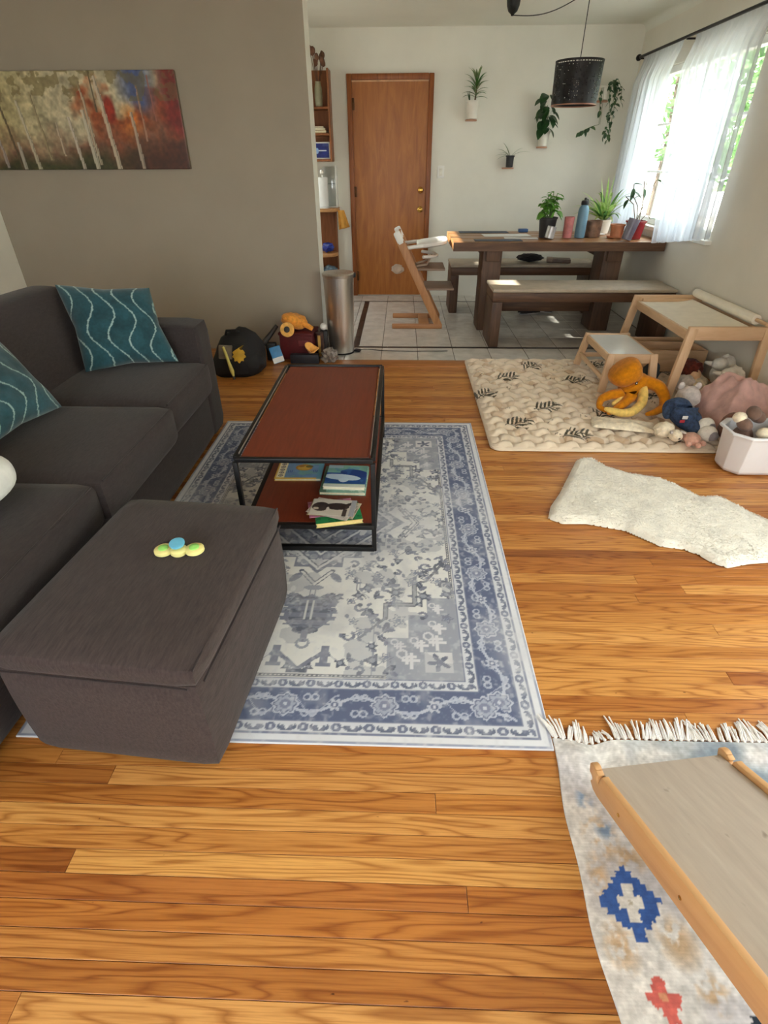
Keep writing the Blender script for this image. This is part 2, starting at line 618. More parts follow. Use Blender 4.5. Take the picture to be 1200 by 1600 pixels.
for y0, y1 in rows:
    inner = y0 >= BF1 - .001 and y1 <= BB0 + .001
    for x0, x1 in cols:
        if inner and x0 < BX0 < x1:
            tile(x0 + G / 2, BX0 - G / 2, y0 + G / 2, y1 - G / 2); tile(BX1 + G / 2, x1 - G / 2, y0 + G / 2, y1 - G / 2)
            continue
        if inner and x0 < BX1 < x1 and x0 >= BX0:
            tile(BX1 + G / 2, x1 - G / 2, y0 + G / 2, y1 - G / 2); continue
        tile(x0 + G / 2, x1 - G / 2, y0 + G / 2, y1 - G / 2)
for y0, y1 in ((BF0, BF1), (BB0, BB1)):
    for i in range(9):
        tile(BX0 + i * .306, BX0 + (i + 1) * .306 - .002, y0, y1, 'border', 'border_strip')
for k in range(6):
    tile(BX0, BX1, rows[1 + k][0] + .001, rows[1 + k][1] - .001, 'border', 'border_strip')

def holed(name, horiz, c0, c1, u0, u1, z1, holes, m):
    """Wall slab with window holes; horiz 'x' runs along x at y c0..c1, 'y' runs along y at x c0..c1."""
    b = MB()
    def slab(a0, a1, z0, zz):
        if a1 - a0 > 1e-4 and zz - z0 > 1e-4:
            z0 = -.06 if z0 == 0 else z0; b.box(a0, a1, c0, c1, z0, zz) if horiz == 'x' else b.box(c0, c1, a0, a1, z0, zz)
    a = u0
    for h0, h1, hz0, hz1 in sorted(holes):
        slab(a, h0, 0, z1); slab(h0, h1, 0, hz0); slab(h0, h1, hz1, z1); a = h1
    slab(a, u1, 0, z1)
    return structure(b.build(name, m, smooth=False))

holed('wall_right', 'y', RX, RX + .14, RY, BY, CZ, [WIN1, WIN2], M['wall_e'])
holed('wall_rear', 'x', RY - .14, RY, LX, RX, CZ, [WIN3], M['wall'])
structure(MB().box(LX - .14, LX, RY, 4.82, -.06, CZ).build('wall_left', M['wall'], smooth=False))
M['accent'] = mat('taupe_accent_paint', (154, 144, 130), .85, var=.015, scale=3, bmp=.05, bscale=90)
wp = structure(MB().box(LX, -.664, 4.62, 4.825, -.06, CZ, .004).build('wall_partition', M['accent'], smooth=False))
MB().box(-.6638, -.661, 4.6215, 4.826, .001, CZ - .001).build('end_face', M['wall'], wp, smooth=False)
holed('wall_kitchen', 'y', KX - .12, KX, 4.825, BY + .14, CZ, [WIN4], M['wall'])
structure(MB().box(KX, RX + .14, BY, BY + .14, -.06, CZ).build('wall_back', M['wall'], smooth=False))
structure(MB().box(LX - .14, RX + .14, RY - .14, 4.825, CZ, CZ + .1).box(KX - .12, RX + .14, 4.826, BY + .14, CZ, CZ + .1).build('ceiling', M['ceil'], smooth=False))
# small cove where ceiling meets the window wall
b = MB()
b.grid(lambda u, v: (RX - .06 + .06 * math.sin(u * PI / 2), RY + (BY - RY) * v, CZ - .06 + .06 * math.cos(u * PI / 2)), 8, 1)
structure(b.build('trim_ceiling', M['ceil']))

# windows
def window(name, horiz, c, a0, a1, z0, z1, ncol, nrow):
    """Wooden casement: frame, glazing bars, panes, sill."""
    def bx(b, p0, p1, q0, q1, d0, d1):
        return b.box(p0, p1, c + d0, c + d1, q0, q1, .003, 1) if horiz == 'x' else b.box(c + d0, c + d1, p0, p1, q0, q1, .003, 1)
    f = MB()
    s = .05
    bx(f, a0 + .001, a1 - .001, z0 + .001, z0 + s, .03, .10)
    w = structure(f.build(name, M['white_trim']))
    for q in ((a0 + .001, a0 + s, z0 + s, z1 - s), (a1 - s, a1 - .001, z0 + s, z1 - s), (a0 + .001, a1 - .001, z1 - s, z1 - .001)):
        bx(MBk := MB(), *q, .03, .10); MBk.build('frame', M['white_trim'], w)
    W, Hh = (a1 - a0 - 2 * s) / ncol, (z1 - z0 - 2 * s) / nrow
    for i in range(1, ncol):
        p = a0 + s + i * W; t = .022 if (ncol % 2 == 0 and i == ncol // 2) else .010
        bx(MBk := MB(), p - t, p + t, z0 + s, z1 - s, .045, .085); MBk.build('mullion', M['white_trim'], w)
    for j in range(1, nrow):
        q = z0 + s + j * Hh
        bx(MBk := MB(), a0 + s, a1 - s, q - .009, q + .009, .05, .08); MBk.build('glazing_bar', M['white_trim'], w)
    for i in range(ncol):
        for j in range(nrow):
            bx(MBk := MB(), a0 + s + i * W, a0 + s + (i + 1) * W, z0 + s + j * Hh, z0 + s + (j + 1) * Hh, .063, .067)
            MBk.build('pane', M['glass'], w, smooth=False)
    bx(MBk := MB(), a0 - .04, a1 + .04, z0 - .03, z0 - .001, -.05, .03); MBk.build('sill', M['white_trim'], w)
    return w
window('window_1', 'y', RX, *WIN1, 4, 3)
window('window_2', 'y', RX, *WIN2, 3, 3)
window('window_4', 'y', KX - .12, *WIN4, 4, 2)
f = MB()
s = .05; a, b_, c, d = WIN3
for q in ((a, a + s, c, d), (b_ - s, b_, c, d), (a + s, b_ - s, c, c + s), (a + s, b_ - s, d - s, d), ((a + b_) / 2 - .025, (a + b_) / 2 + .025, c + s, d - s)):
    f.box(q[0], q[1], RY - .10, RY - .03, q[2], q[3], .003, 1)
w3 = structure(f.build('window_3', M['white_trim']))
for q in ((a + s, (a + b_) / 2 - .025), ((a + b_) / 2 + .025, b_ - s)):
    MB().box(q[0], q[1], RY - .067, RY - .063, c + s, d - s).build('pane', M['glass'], w3, smooth=False)

# door
DX0, DX1 = -.585, .297
door = structure(MB().box(DX0 + .05, DX1 - .05, BY - .012, BY - .001, .008, 2.04, .003, 1).build('door_1', M['door']))
for x0, x1, z0, z1 in ((DX0, DX0 + .052, .001, 2.092), (DX1 - .052, DX1, .001, 2.092), (DX0 + .052, DX1 - .052, 2.042, 2.092)):
    MB().box(x0, x1, BY - .034, BY - .001, z0, z1, .006).build('door_casing', M['casing'], door)
M['brz'] = mat('aged_bronze', (84, 54, 30), .4, .8)
M['pale_edge'] = mat('worn_pale_edge', (206, 160, 120), .5)
MB().box(DX0 + .052, DX1 - .052, BY - .018, BY - .013, 2.028, 2.041).build('weather_strip', M['pale_edge'], door)
for z in (1.85, 1.08, .22):
    MB().box(DX0 + .048, DX0 + .072, BY - .04, BY - .012, z - .05, z + .05, .004).build('hinge', M['brz'], door)
for z, nm in ((1.095, 'deadbolt'), (.91, 'door_knob')):
    Mx = Matrix.Translation((.19, BY - .012, z)) @ Matrix.Rotation(R(90), 4, 'X')
    prof = [(.03, 0), (.03, .006), (.014, .012), (.012, .03), (.026, .042), (.028, .056), (.018, .066), (0, .068)] if nm == 'door_knob' else [(.032, 0), (.032, .01), (.024, .022), (.012, .026), (0, .027)]
    MB().lathe(prof, 20, M=Mx).build(nm, M['brass'], door)

sw = thing('light_switch', 'white light switch plate on the wall beside the wooden door', 'switch', (.405, BY, 1.26))
MB().box(-.037, .037, -.008, -.0005, -.058, .058, .004).build('plate', M['white_plastic'], sw)
MB().box(-.017, .017, -.013, -.008, -.034, .034, .003).build('rocker', mat('ivory_rocker', (222, 218, 206), .4), sw)

# ================================================================== living room furniture
SOFA = (58, 51, 48)
def fabric(name, c, stretch=(1, 1, 1), var=.12):
    m, nt, p = new_mat(name)
    v = coords(nt, stretch)
    lo = tuple(x * (1 - var) for x in c); hi = tuple(x * (1 + var) for x in c)
    f = noise(nt, v, 90, 5, .7)
    nt.links.new(ramp(nt, f, [(.3, lo), (.7, hi)]), p.inputs['Base Color'])
    p.inputs['Roughness'].default_value = .95
    p.inputs['Specular IOR Level'].default_value = .15
    p.inputs['Sheen Weight'].default_value = .12
    bump(nt, p, noise(nt, v, 160, 3), .35, .003)
    return m
M['sofa'] = fabric('charcoal_brown_weave', (53, 46, 46), (1, .3, 1))
M['sofa_y'] = fabric('charcoal_brown_rib', (63, 54, 53), (1.6, .22, .8), .16)
M['dark'] = mat('dark_underside', (20, 17, 15), .9)

def cushion(x0, x1, y0, y1, z0, z1, puff=.02, r=.05):
    """Upholstered block with softened edges and a slightly crowned top."""
    b = bmesh.new()
    bmesh.ops.create_cube(b, size=1.0)
    bmesh.ops.subdivide_edges(b, edges=list(b.edges), cuts=9, use_grid_fill=True)
    sx, sy, sz = x1 - x0, y1 - y0, z1 - z0
    for v in b.verts:
        p = Vector((v.co.x * sx, v.co.y * sy, v.co.z * sz))
        h = Vector((sx / 2, sy / 2, sz / 2))
        q = Vector([max(-h[k] + r, min(h[k] - r, p[k])) for k in range(3)])
        d = p - q
        if d.length > 1e-6:
            p = q + d.normalized() * r
        u, w, t = p.x / h.x, p.y / h.y, p.z / h.z
        p.z += puff * max(0, 1 - u * u) * max(0, 1 - w * w) * (1 if t > 0 else -.2) * abs(t)
        p.x += .3 * puff * max(0, 1 - w * w) * max(0, 1 - t * t) * (1 if u > 0 else -1) * abs(u)
        p.y += .2 * puff * max(0, 1 - u * u) * max(0, 1 - t * t) * (1 if w > 0 else -1) * abs(w)
        v.co = p + Vector(((x0 + x1) / 2, (y0 + y1) / 2, (z0 + z1) / 2))
    m = MB(); m.join(b)
    return m

sofa = thing('sofa', 'dark charcoal brown fabric sofa along the room behind the ottoman', 'sofa', (-1.55, 1.8, 0))
def S(m, nm, mt='sofa', par=None, **k):
    bmesh.ops.translate(m.bm, vec=(1.55, -1.8, 0), verts=m.bm.verts)
    return m.build(nm, M[mt], par or sofa, **k)
S(cushion(-2.0, -1.07, .80, 2.80, .03, .315, .0, .03), 'base')
S(cushion(-2.06, -1.76, .62, 2.98, .03, .80, .01, .06), 'back')
for y0, y1 in ((2.79, 3.0), (.60, .81)):
    S(cushion(-2.05, -1.075, y0, y1, .02, .655, .008, .035), 'armrest')
for y0, y1, xf in ((2.17, 2.80, -1.03), (1.50, 2.185, -1.00), (.81, 1.515, -1.02)):
    c_ = S(cushion(-1.74, xf, y0, y1, .30, .475, .018, .04), 'seat_cushion')
    b = MB(); b.tube([(xf - .012 + 1.55, y0 + .03 - 1.8, .463), (xf - .012 + 1.55, y1 - .03 - 1.8, .463)], .004, 6)
    b.build('piping', M['sofa'], c_)
for y0, y1 in ((2.12, 2.86), (1.47, 2.11), (.82, 1.46)):
    m = cushion(-.085, .085, y0, y1, 0, .435, .014, .045)
    for v in m.bm.verts:          # leans back
        v.co.x += -1.70 - (v.co.z) * .27
        v.co.z = v.co.z * .95 + .435
    S(m, 'back_cushion')
for x in (-1.98, -1.15):
    for y in (.66, 2.94):
        b = MB(); b.box(x - .03, x + .03, y - .03, y + .03, 0, .03); S(b, 'leg', 'dark')

# ottoman
ott = thing('ottoman', 'dark charcoal brown fabric ottoman with ribbed top carrying a spinner toy', 'ottoman', (-.693, 1.145, .007), R(-5))
body = cushion(-.262, .262, -.345, .345, .004, .345, .0, .03)
for v in body.bm.verts:
    k = v.co.z / .345
    v.co.x *= 1 + .02 * math.sin(k * PI); v.co.y *= 1 + .01 * math.sin(k * PI)
body.build('skirt', M['sofa_y'], ott)
top = cushion(-.268, .268, -.350, .350, .335, .408, .010, .028)
tp = top.build('top_cushion', M['sofa_y'], ott)
b = MB()
b.tube([(-.24, -.349, .342), (.24, -.349, .342)], .003, 6); b.tube([(.268, -.32, .342), (.268, .32, .342)], .003, 6)
b.tube([(.258, -.34, .398), (.258, .34, .398)], .003, 6)
b.build('seam', M['sofa'], tp)

# spinner toy on the ottoman
sp = thing('spinner_toy', 'yellow spinner toy with green dots and blue suction cup on the ottoman', 'toy', (-.632, 1.19, .4285), R(4))
M['toy_yellow'] = mat('pale_yellow_plastic', (236, 226, 150), .4, var=.03)
M['toy_green'] = mat('green_plastic', (150, 214, 110), .3, var=.03)
M['toy_blue'] = mat('sky_blue_rubber', (104, 184, 218), .35, var=.03)
b = MB()
for x in (-.044, .044):
    b.lathe([(.001, .0), (.022, .0), (.027, .004), (.027, .012), (.022, .016), (.001, .016)], 24, (x, 0, 0))
b.lathe([(.001, -.001), (.020, -.001), (.024, .004), (.024, .014), (.018, .018), (.001, .018)], 24, (0, -.005, 0))
b.box(-.04, .04, -.013, .011, .002, .013, .004)
b.build('body', M['toy_yellow'], sp)
for x in (-.044, .044):
    MB().lathe([(.0145, .0155), (.014, .019), (.009, .0225), (.001, .0235)], 18, (x, 0, 0)).build('dot', M['toy_green'], sp)
MB().lathe([(.006, .017), (.006, .024), (.021, .028), (.022, .033), (.019, .0345), (.001, .031)], 24, M=Matrix.Translation((-.002, .006, 0)) @ Matrix.Rotation(R(10), 4, 'X')).build('suction_cup', M['toy_blue'], sp)

# cushions ------------------------------------------------------------------
def teal_canvas(n=110, waves=5):
    X, Y, A = canvas(1, 1, 1 / n)
    base = np.array((30, 66, 75.)); A[:] = base * (.80 + .4 * vnoise(X, Y, 7, 3))[..., None]
    A *= (.93 + .14 * vnoise(X, Y, 60, 5, 1))[..., None]
    for i in range(waves + 1):
        cx = (i + .25) / waves + .075 * np.sin(2 * PI * (Y * 1.55 + i * .13)) + .012 * (vnoise(X, Y, 40, 9, 1) - .5)
        put(A, np.abs(X - cx) < .0085, (164, 184, 178), .8)
    return A
M['print'] = col_mat('printed_cloth')
M['print_soft'] = col_mat('printed_velvet', sheen=.3, bmp=.2, bscale=180)

def pillow(name, BL, BR, TR, TL, thick, A, m, root):
    """Stuffed square cushion through four corners with a printed face on both sides."""
    n = A.shape[0]
    BL, BR, TR, TL = [np.array(p, float) for p in (BL, BR, TR, TL)]
    u = np.linspace(0, 1, n)[None, :, None]; v = np.linspace(0, 1, n)[:, None, None]
    P = (BL * (1 - u) + BR * u) * (1 - v) + (TL * (1 - u) + TR * u) * v
    cen = (BL + BR + TR + TL) / 4
    su, sv = (2 * u - 1), (2 * v - 1)
    P = P + (cen - P) * .10 * (np.clip(1 - np.abs(su), 0, 1) * np.abs(sv) ** 3 + np.clip(1 - np.abs(sv), 0, 1) * np.abs(su) ** 3)
    nrm = np.cross(BR - BL, TL - BL); nrm /= np.linalg.norm(nrm)
    puff = thick * np.sqrt(np.clip((1 - su ** 4) * (1 - sv ** 4), 0, 1)) ** 1.1
    loc = np.array(root.location)
    U = np.broadcast_to(u[..., 0], (n, n)); V = np.broadcast_to(v[..., 0], (n, n))
    wr = .012 * (vnoise(U, V, 6, 12, 2) - .5)[..., None] * (puff / thick)
    col_mesh('front_panel', P + nrm * (puff + wr) - loc, A, m, root)
    col_mesh('rear_panel', (P - nrm * puff - loc)[:, ::-1], A[:, ::-1], m, root)

TA = teal_canvas()
p1 = thing('pillow', 'teal cushion with pale wavy lines propped in the sofa corner by the armrest', 'cushion', (-1.45, 2.7, .49), group='teal wave cushions')
pillow('p', (-1.565, 2.525, .50), (-1.155, 2.685, .505), (-1.285, 2.83, .835), (-1.70, 2.72, .87), .065, TA, M['print_soft'], p1)
p2 = thing('pillow', 'teal cushion with pale wavy lines lying nearer, against the middle back cushion', 'cushion', (-1.55, 1.85, .49), group='teal wave cushions')
pillow('p', (-1.48, 1.62, .515), (-1.42, 2.05, .515), (-1.62, 2.09, .79), (-1.64, 1.63, .83), .065, TA[:, ::-1], M['print_soft'], p2)
M['white_cloth'] = mat('white_plush_cloth', (214, 214, 212), .9, var=.04, scale=30, bmp=.3, bscale=120, sheen=.3)
p3 = thing('pillow', 'plain white cushion at the near end of the sofa', 'cushion', (-1.345, 1.27, .497))
def soft_block(u, v):       # superellipsoid: rounded stuffed cushion lying on the seat
    a, b_ = u * 2 * PI, (v - .5) * PI
    f = lambda x, e: math.copysign(abs(x) ** e, x)
    return Vector((-.03 + .215 * f(math.cos(b_), .6) * f(math.cos(a), .55), -.01 + .175 * f(math.cos(b_), .6) * f(math.sin(a), .55), .085 + .078 * f(math.sin(b_), .8)))
b = MB(); b.grid(soft_block, 48, 24, True); b.build('cushion_body', M['white_cloth'], p3, ang=180)

# rug ------------------------------------------------------------------------
def rug_canvas():
    W, H, st = 1.525, 2.19, .0038
    X, Y, A = canvas(W, H, st)
    light = np.array((215, 217, 222.)); blue = np.array((94, 103, 130.)); mid = np.array((146, 150, 164.)); cream = np.array((217, 217, 214.))
    cx, cy = W / 2, H / 2
    QX, QY = np.abs(X - cx), np.abs(Y - cy)          # mirrored about both axes
    EX, EY = np.minimum(X, W - X), np.minimum(Y, H - Y)
    E_ = np.minimum(EX, EY)                            # distance to the nearest edge
    run = np.where(EX < EY, Y, X)                      # coordinate along that edge
    A[:] = light
    put(A, np.abs(E_ - .006) < .0022, (150, 156, 176)); put(A, np.abs(E_ - .030) < .0024, (118, 124, 148))
    def guard(e0, e1, per, off):
        band = (E_ > e0) & (E_ < e1)
        put(A, band, (200, 203, 210))
        mid_e = (e0 + e1) / 2
        a = ((run + off) % per) - per / 2
        b = E_ - mid_e
        h = (e1 - e0) * .36
        put(A, band & ((a / (per * .17)) ** 2 + (b / h) ** 2 < 1), (112, 118, 140))
        put(A, band & ((a / (per * .05)) ** 2 + (b / (h * .5)) ** 2 < 1), (190, 194, 204))
        a2 = ((run + off + per / 2) % per) - per / 2
        put(A, band & ((a2 / (per * .30)) ** 2 + (b / h) ** 2 < 1), (104, 110, 130))
        put(A, band & ((a2 / (per * .22)) ** 2 + ((b - h * .55) / (h * .8)) ** 2 < 1), (200, 203, 210))
        put(A, band & (((np.abs(a2) - per * .13) / (per * .055)) ** 2 + ((b - h * .1) / (h * .4)) ** 2 < 1), (120, 126, 144))
        put(A, band & ((a2 / (per * .05)) ** 2 + ((b + h * .1) / (h * .45)) ** 2 < 1), (206, 208, 214))
    put(A, (E_ > .072) & (E_ < .187), blue)
    guard(.034, .072, .096, .0)
    guard(.187, .226, .088, .02)
    for e in (.034, .072, .187, .226):
        put(A, np.abs(E_ - e) < .0018, (120, 126, 148))
    # main border vine, rosettes and blossoms
    band = (E_ > .074) & (E_ < .185)
    vine = .1295 + .026 * np.sin(run * 2 * PI / .30)
    put(A, band & (np.abs(E_ - vine) < .0052), (176, 182, 198))
    vine2 = .1295 + .033 * np.sin(run * 2 * PI / .15 + 1.1)
    put(A, band & (np.abs(E_ - vine2) < .003) & (np.sin(run * 2 * PI / .6) > -.1), (160, 166, 186))
    a = (run % .30) - .15
    rr = np.sqrt(a ** 2 + (E_ - .1295) ** 2)
    ang = np.arctan2(E_ - .1295, a)
    edge = .039 + .004 * np.cos(8 * ang)
    put(A, band & (rr < edge), (178, 183, 198)); put(A, band & (rr < edge - .006), (112, 119, 142)); put(A, band & (rr < edge - .011), (158, 164, 182)); put(A, band & (rr < .017), (128, 134, 156)); put(A, band & (rr < .006), (188, 192, 204))
    a = ((run + .15) % .30) - .15
    rr = np.sqrt(a ** 2 + (E_ - .1295) ** 2); ang = np.arctan2(E_ - .1295, a)
    put(A, band & (rr < .019 + .005 * np.cos(6 * ang)), (176, 181, 196)); put(A, band & (rr < .011), (108, 115, 140)); put(A, band & (rr < .005), (190, 194, 206))
    for off, s in ((.075, .155), (.225, .155), (.075, .10), (.225, .10)):
        a = ((run + off) % .30) - .15
        for k in (-1, 1):
            rr = np.sqrt((a - k * .012) ** 2 + (E_ - s) ** 2)
            put(A, band & (np.abs(rr - .0105) < .003), (168, 174, 192))
    # field
    F0 = E_ > .226
    put(A, F0, cream)
    for e, c in ((.231, (96, 98, 106)), (.240, (96, 98, 106))):
        put(A, np.abs(E_ - e) < .0018, c)
    put(A, (np.abs(E_ - .2355) < .003) & ((run * 1000).astype(int) % 14 < 7), (120, 122, 130))
    FX, FY = cx - .243, cy - .243                      # half field
    u, v = QX, QY
    # corner spandrels: stepped blue-grey corners with pale scrolls
    cu, cv = FX - u, FY - v
    sp_ = F0 & (((cu < .23) & (cv < .16)) | ((cu < .16) & (cv < .27)) | ((cu < .09) & (cv < .36)))
    put(A, sp_, (150, 154, 166))
    put(A, F0 & (cu > .012) & (cu < .105) & (cv > .012) & (cv < .098), (206, 206, 208))
    fl = np.sqrt((cu - .058) ** 2 + (cv - .055) ** 2); fa = np.arctan2(cv - .055, cu - .058)
    put(A, F0 & (fl < .026 + .014 * np.cos(5 * fa + .6)), (104, 108, 126))
    for mx, my, s in ((.06, .14, 1.0), (.15, .06, 1.0), (.115, .125, .8), (.05, .205, .8), (.185, .12, .7), (.05, .30, .7)):
        a, b = (cu - mx) / s, (cv - my) / s
        put(A, sp_ & (((np.abs(a) < .006) & (np.abs(b) < .034)) | ((np.abs(b) < .006) & (np.abs(a) < .030)) | ((np.abs(b - .017) < .005) & (np.abs(a) < .018)) | ((np.abs(a - .014) < .005) & (np.abs(b) < .016))), (206, 206, 210))
        put(A, sp_ & (np.abs(np.sqrt((a - .03) ** 2 + (b - .028) ** 2) - .016) < .004), (200, 201, 206))
    # stepped line from the side towards the middle
    line = (118, 120, 128)
    def pl(pts, w, c=line):
        for p, q in zip(pts[:-1], pts[1:]):
            put(A, F0 & seg(u, v, *p, *q, w), c)
    pl([(FX, .26), (.43, .40), (.385, .41)], .012)
    pl([(.385, .41), (.385, .53), (.28, .53), (.28, .60)], .020)
    pl([(.385, .41), (.385, .53), (.28, .53), (.28, .60)], .010, (158, 160, 166))
    pl([(.28, .60), (.19, .70)], .010); 
    # scrolls hanging off the diagonal
    for sx, sy in ((.455, .345), (.49, .315), (.505, .42)):
        rr = np.sqrt((u - sx) ** 2 + (v - sy) ** 2)
        put(A, F0 & (np.abs(rr - .022) < .006) & (v < sy + .012), (110, 113, 124))
    # palmette on the long axis
    r_ = np.random.default_rng(5)
    D1, D2, D3 = (100, 104, 118), (126, 130, 146), (150, 154, 166)
    pv = v - .565; half = .088 * np.clip(1 - np.abs((pv - .02) / .105) ** 2.0, 0, 1)
    tooth = .017 * (np.sin(pv * 2 * PI / .034) > -.2) * (np.abs(pv) < .075)
    put(A, F0 & (pv > -.085) & (pv < .105) & (u < half + tooth), D2)
    put(A, F0 & (np.abs(pv) < .08) & (u < half * .8) & (np.sin(pv * 2 * PI / .036) > .45), D1)
    put(A, F0 & (pv > -.05) & (pv < .05) & (np.abs(u - .010) < .0035), (210, 210, 208))
    put(A, F0 & disc(u, v, .058, .497, .034, .017, -.5), D1); put(A, F0 & disc(u, v, .085, .50, .020, .013, .9), D2)
    put(A, F0 & (v > .43) & (v < .49) & (np.abs(u - .010) < .003), D1)
    put(A, F0 & disc(u, v, 0, .665, .045, .018), D1); put(A, F0 & (v > .665) & (v < .72) & (u < .010), D2)
    rr = np.sqrt(u ** 2 + (v - .725) ** 2); put(A, F0 & (np.abs(rr - .020) < .005), D3)
    # M-shaped hook below it, V above
    pl([(0, .835), (.075, .765)], .016, D2); put(A, F0 & (np.abs(u - .082) < .014) & (v > .735) & (v < .815), D2)
    put(A, F0 & (np.abs(v - .815) < .008) & (u < .108) & (u > .058), D2); put(A, F0 & (u < .036) & (np.abs(v - .842) < .007), D1)
    pl([(0, .425), (.062, .345)], .020, D1); pl([(0, .425), (.058, .352)], .011, (214, 214, 212))
    put(A, F0 & disc(u, v, .080, .385, .034, .016, .9), D2); put(A, F0 & disc(u, v, 0, .445, .038, .014), D3)
    pl([(.115, .345), (.165, .395), (.165, .455), (.205, .50)], .005, D1); pl([(.128, .345), (.178, .395), (.178, .455), (.218, .50)], .003, D3)
    pl([(.22, .60), (.24, .655), (.24, .852)], .004, D3)
    # central medallion: dark stepped field with pale strokes and checkers
    med = F0 & ((u / .35 + v / .36 < 1) | ((u < .27) & (v < .15)) | ((u < .17) & (v < .26)) | ((u < .10) & (v < .32)))
    put(A, med, D2)
    for k in range(90):
        bx, by, sz = r_.uniform(0, .30), r_.uniform(0, .30), r_.uniform(.010, .026)
        put(A, med & disc(u, v, bx, by, sz, sz * r_.uniform(.5, 1), r_.uniform(0, 3)), [(196, 197, 200), D1, D3, (182, 184, 190)][k % 4])
    for q in (.30, .215, .13):
        put(A, med & (np.abs(u + .9 * v - q) < .007), (206, 207, 208)); put(A, med & (np.abs(u + .9 * v - q + .014) < .003), D1)
    pl([(.33, .11), (.395, .0)], .022, D1); pl([(.33, .11), (.395, .0)], .012, (214, 214, 212)); pl([(.35, .12), (.415, .0)], .004, D1)
    for i in range(7):
        for j in range(3):
            put(A, F0 & (np.abs(u - (.215 + .022 * i)) < .009) & (np.abs(v - (.135 + .024 * j)) < .010), D1 if (i + j) % 2 else (208, 208, 206))
    # blossoms, leaves and hooks strewn over the field, mirrored
    spots = []
    while len(spots) < 78:
        bx, by = r_.uniform(.02, .51), r_.uniform(.02, .84)
        if (bx < .13 and by > .30) or (bx + .9 * by < .33) or (bx > .30 and by > .60) or any(abs(bx - q) + abs(by - w_) < .052 for q, w_ in spots):
            if r_.random() > .03:
                continue
        spots.append((bx, by))
    for k, (bx, by) in enumerate(spots):
        sz = r_.uniform(.016, .031); n = int(r_.integers(3, 7)); ph = r_.uniform(0, 6)
        dx, dy = u - bx, v - by
        rr = np.sqrt(dx ** 2 + dy ** 2); aa = np.arctan2(dy, dx)
        pet = sz * (.74 + .22 * np.cos(n * aa + ph) + .10 * np.cos(2 * n * aa + ph * 2))
        kind = k % 4
        if kind == 0:
            put(A, F0 & (rr < pet), D1); put(A, F0 & (rr < sz * .35), D3)
        elif kind == 1:
            put(A, F0 & (np.abs(rr - sz * .62) < .0055) & (np.cos(aa - ph) > -.55), D2); put(A, F0 & disc(u, v, bx + sz * .6 * math.cos(ph + 2.2), by + sz * .6 * math.sin(ph + 2.2), .009), D1)
        elif kind == 2:
            put(A, F0 & disc(u, v, bx, by, sz * 1.1, sz * .5, ph), D1); put(A, F0 & disc(u, v, bx + .012, by + .014, sz * .8, sz * .35, ph + 1.2), D2)
        else:
            put(A, F0 & (np.abs(rr - pet) < .0032), D2); put(A, F0 & (rr < pet * .5), (120, 128, 150))
        ex, ey = bx + r_.uniform(-.05, .05), by + r_.uniform(-.05, .05)
        put(A, F0 & seg(u, v, bx, by, ex, ey, .0035), D3); put(A, F0 & disc(u, v, ex, ey, .011, .007, ph), D2)
    # worn, faded print
    wear = vnoise(X, Y, 3.2, 21, 4)
    wear2 = vnoise(X, Y, 70, 22, 2)
    wear3 = vnoise(X, Y, 16, 24, 3)
    k = np.clip((wear - .50) * 2.2, 0, .45) + np.clip((wear2 - .56) * 1.6, 0, .4) + np.clip((wear3 - .58) * 1.5, 0, .35)
    k = np.clip(k, 0, .75)[..., None]
    A[:] = A * (1 - k) + np.array((200, 201, 206.)) * k
    dirt = np.clip((vnoise(X, Y, 7, 33, 3) - .53) * 1.6, 0, .32)[..., None] * F0[..., None]
    A[:] = A * (1 - dirt) + np.array((158, 160, 168.)) * dirt
    put(A, F0 & (v > .0) & (vnoise(X, Y, 9, 44, 3) > .63), (158, 161, 170), .45)
    return X, Y, A
X, Y, A = rug_canvas()
Zr = .0055 + .0012 * vnoise(X, Y, 5, 2, 2)
rug = col_mesh('area_rug', np.stack([X - .7625, Y - 1.095, Zr], -1), A, M['print'], back=(0, 0, -.0055))
rug.location = (-.3225, 1.963, .0)
tag(rug, 'faded blue and grey oriental patterned rug under the coffee table', 'rug')

# coffee table ----------------------------------------------------------------
M['frame'] = mat('black_steel_tube', (26, 25, 26), .42, .2, var=.08, spec=.4)
M['mahog'] = wood('red_brown_board', [(.2, (98, 38, 21)), (.5, (113, 46, 26)), (.8, (124, 54, 31))], 1, .42, 12, 16, .03, .45)
M['edge_al'] = mat('grey_edge_band', (150, 146, 140), .4, .4)
CT = (-.362, 2.30, 0)
ct = thing('coffee_table', 'black steel framed coffee table with red-brown top and lower shelf', 'table', CT)
hx, hy, ht, t = .262, .545, .442, .019
MB().box(-hx + t, hx - t, -hy + t, hy - t, ht - .022, ht - .008, .002, 1).build('tabletop', M['mahog'], ct)
for (x0, y0, x1, y1) in ((-hx, -hy, hx, -hy), (-hx, hy, hx, hy), (-hx, -hy, -hx, hy), (hx, -hy, hx, hy)):
    b = MB(); b.bar((x0, y0, ht - .012) if x0 != x1 else (x0, y0 + t / 2, ht - .012), (x1, y1, ht - .012) if x0 != x1 else (x1, y1 - t / 2, ht - .012), t, t, .004); b.build('top_rail', M['frame'], ct)
for x in (-hx + t * .5 + .001, hx - t * .5 - .001):
    b = MB(); b.box(x - .0015, x + .0015, -hy + .03, hy - .03, ht - .004, ht + .0015); b.build('edge_band', M['edge_al'], ct)
for x in (-hx, hx):
    for y in (-hy, hy):
        MB().box(x - t / 2, x + t / 2, y - t / 2, y + t / 2, .008, ht - .022, .003).build('leg', M['frame'], ct)
MB().box(-hx + t / 2, hx - t / 2, -hy + t / 2, hy - t / 2, .128, .140, .002, 1).build('shelf', M['mahog'], ct)
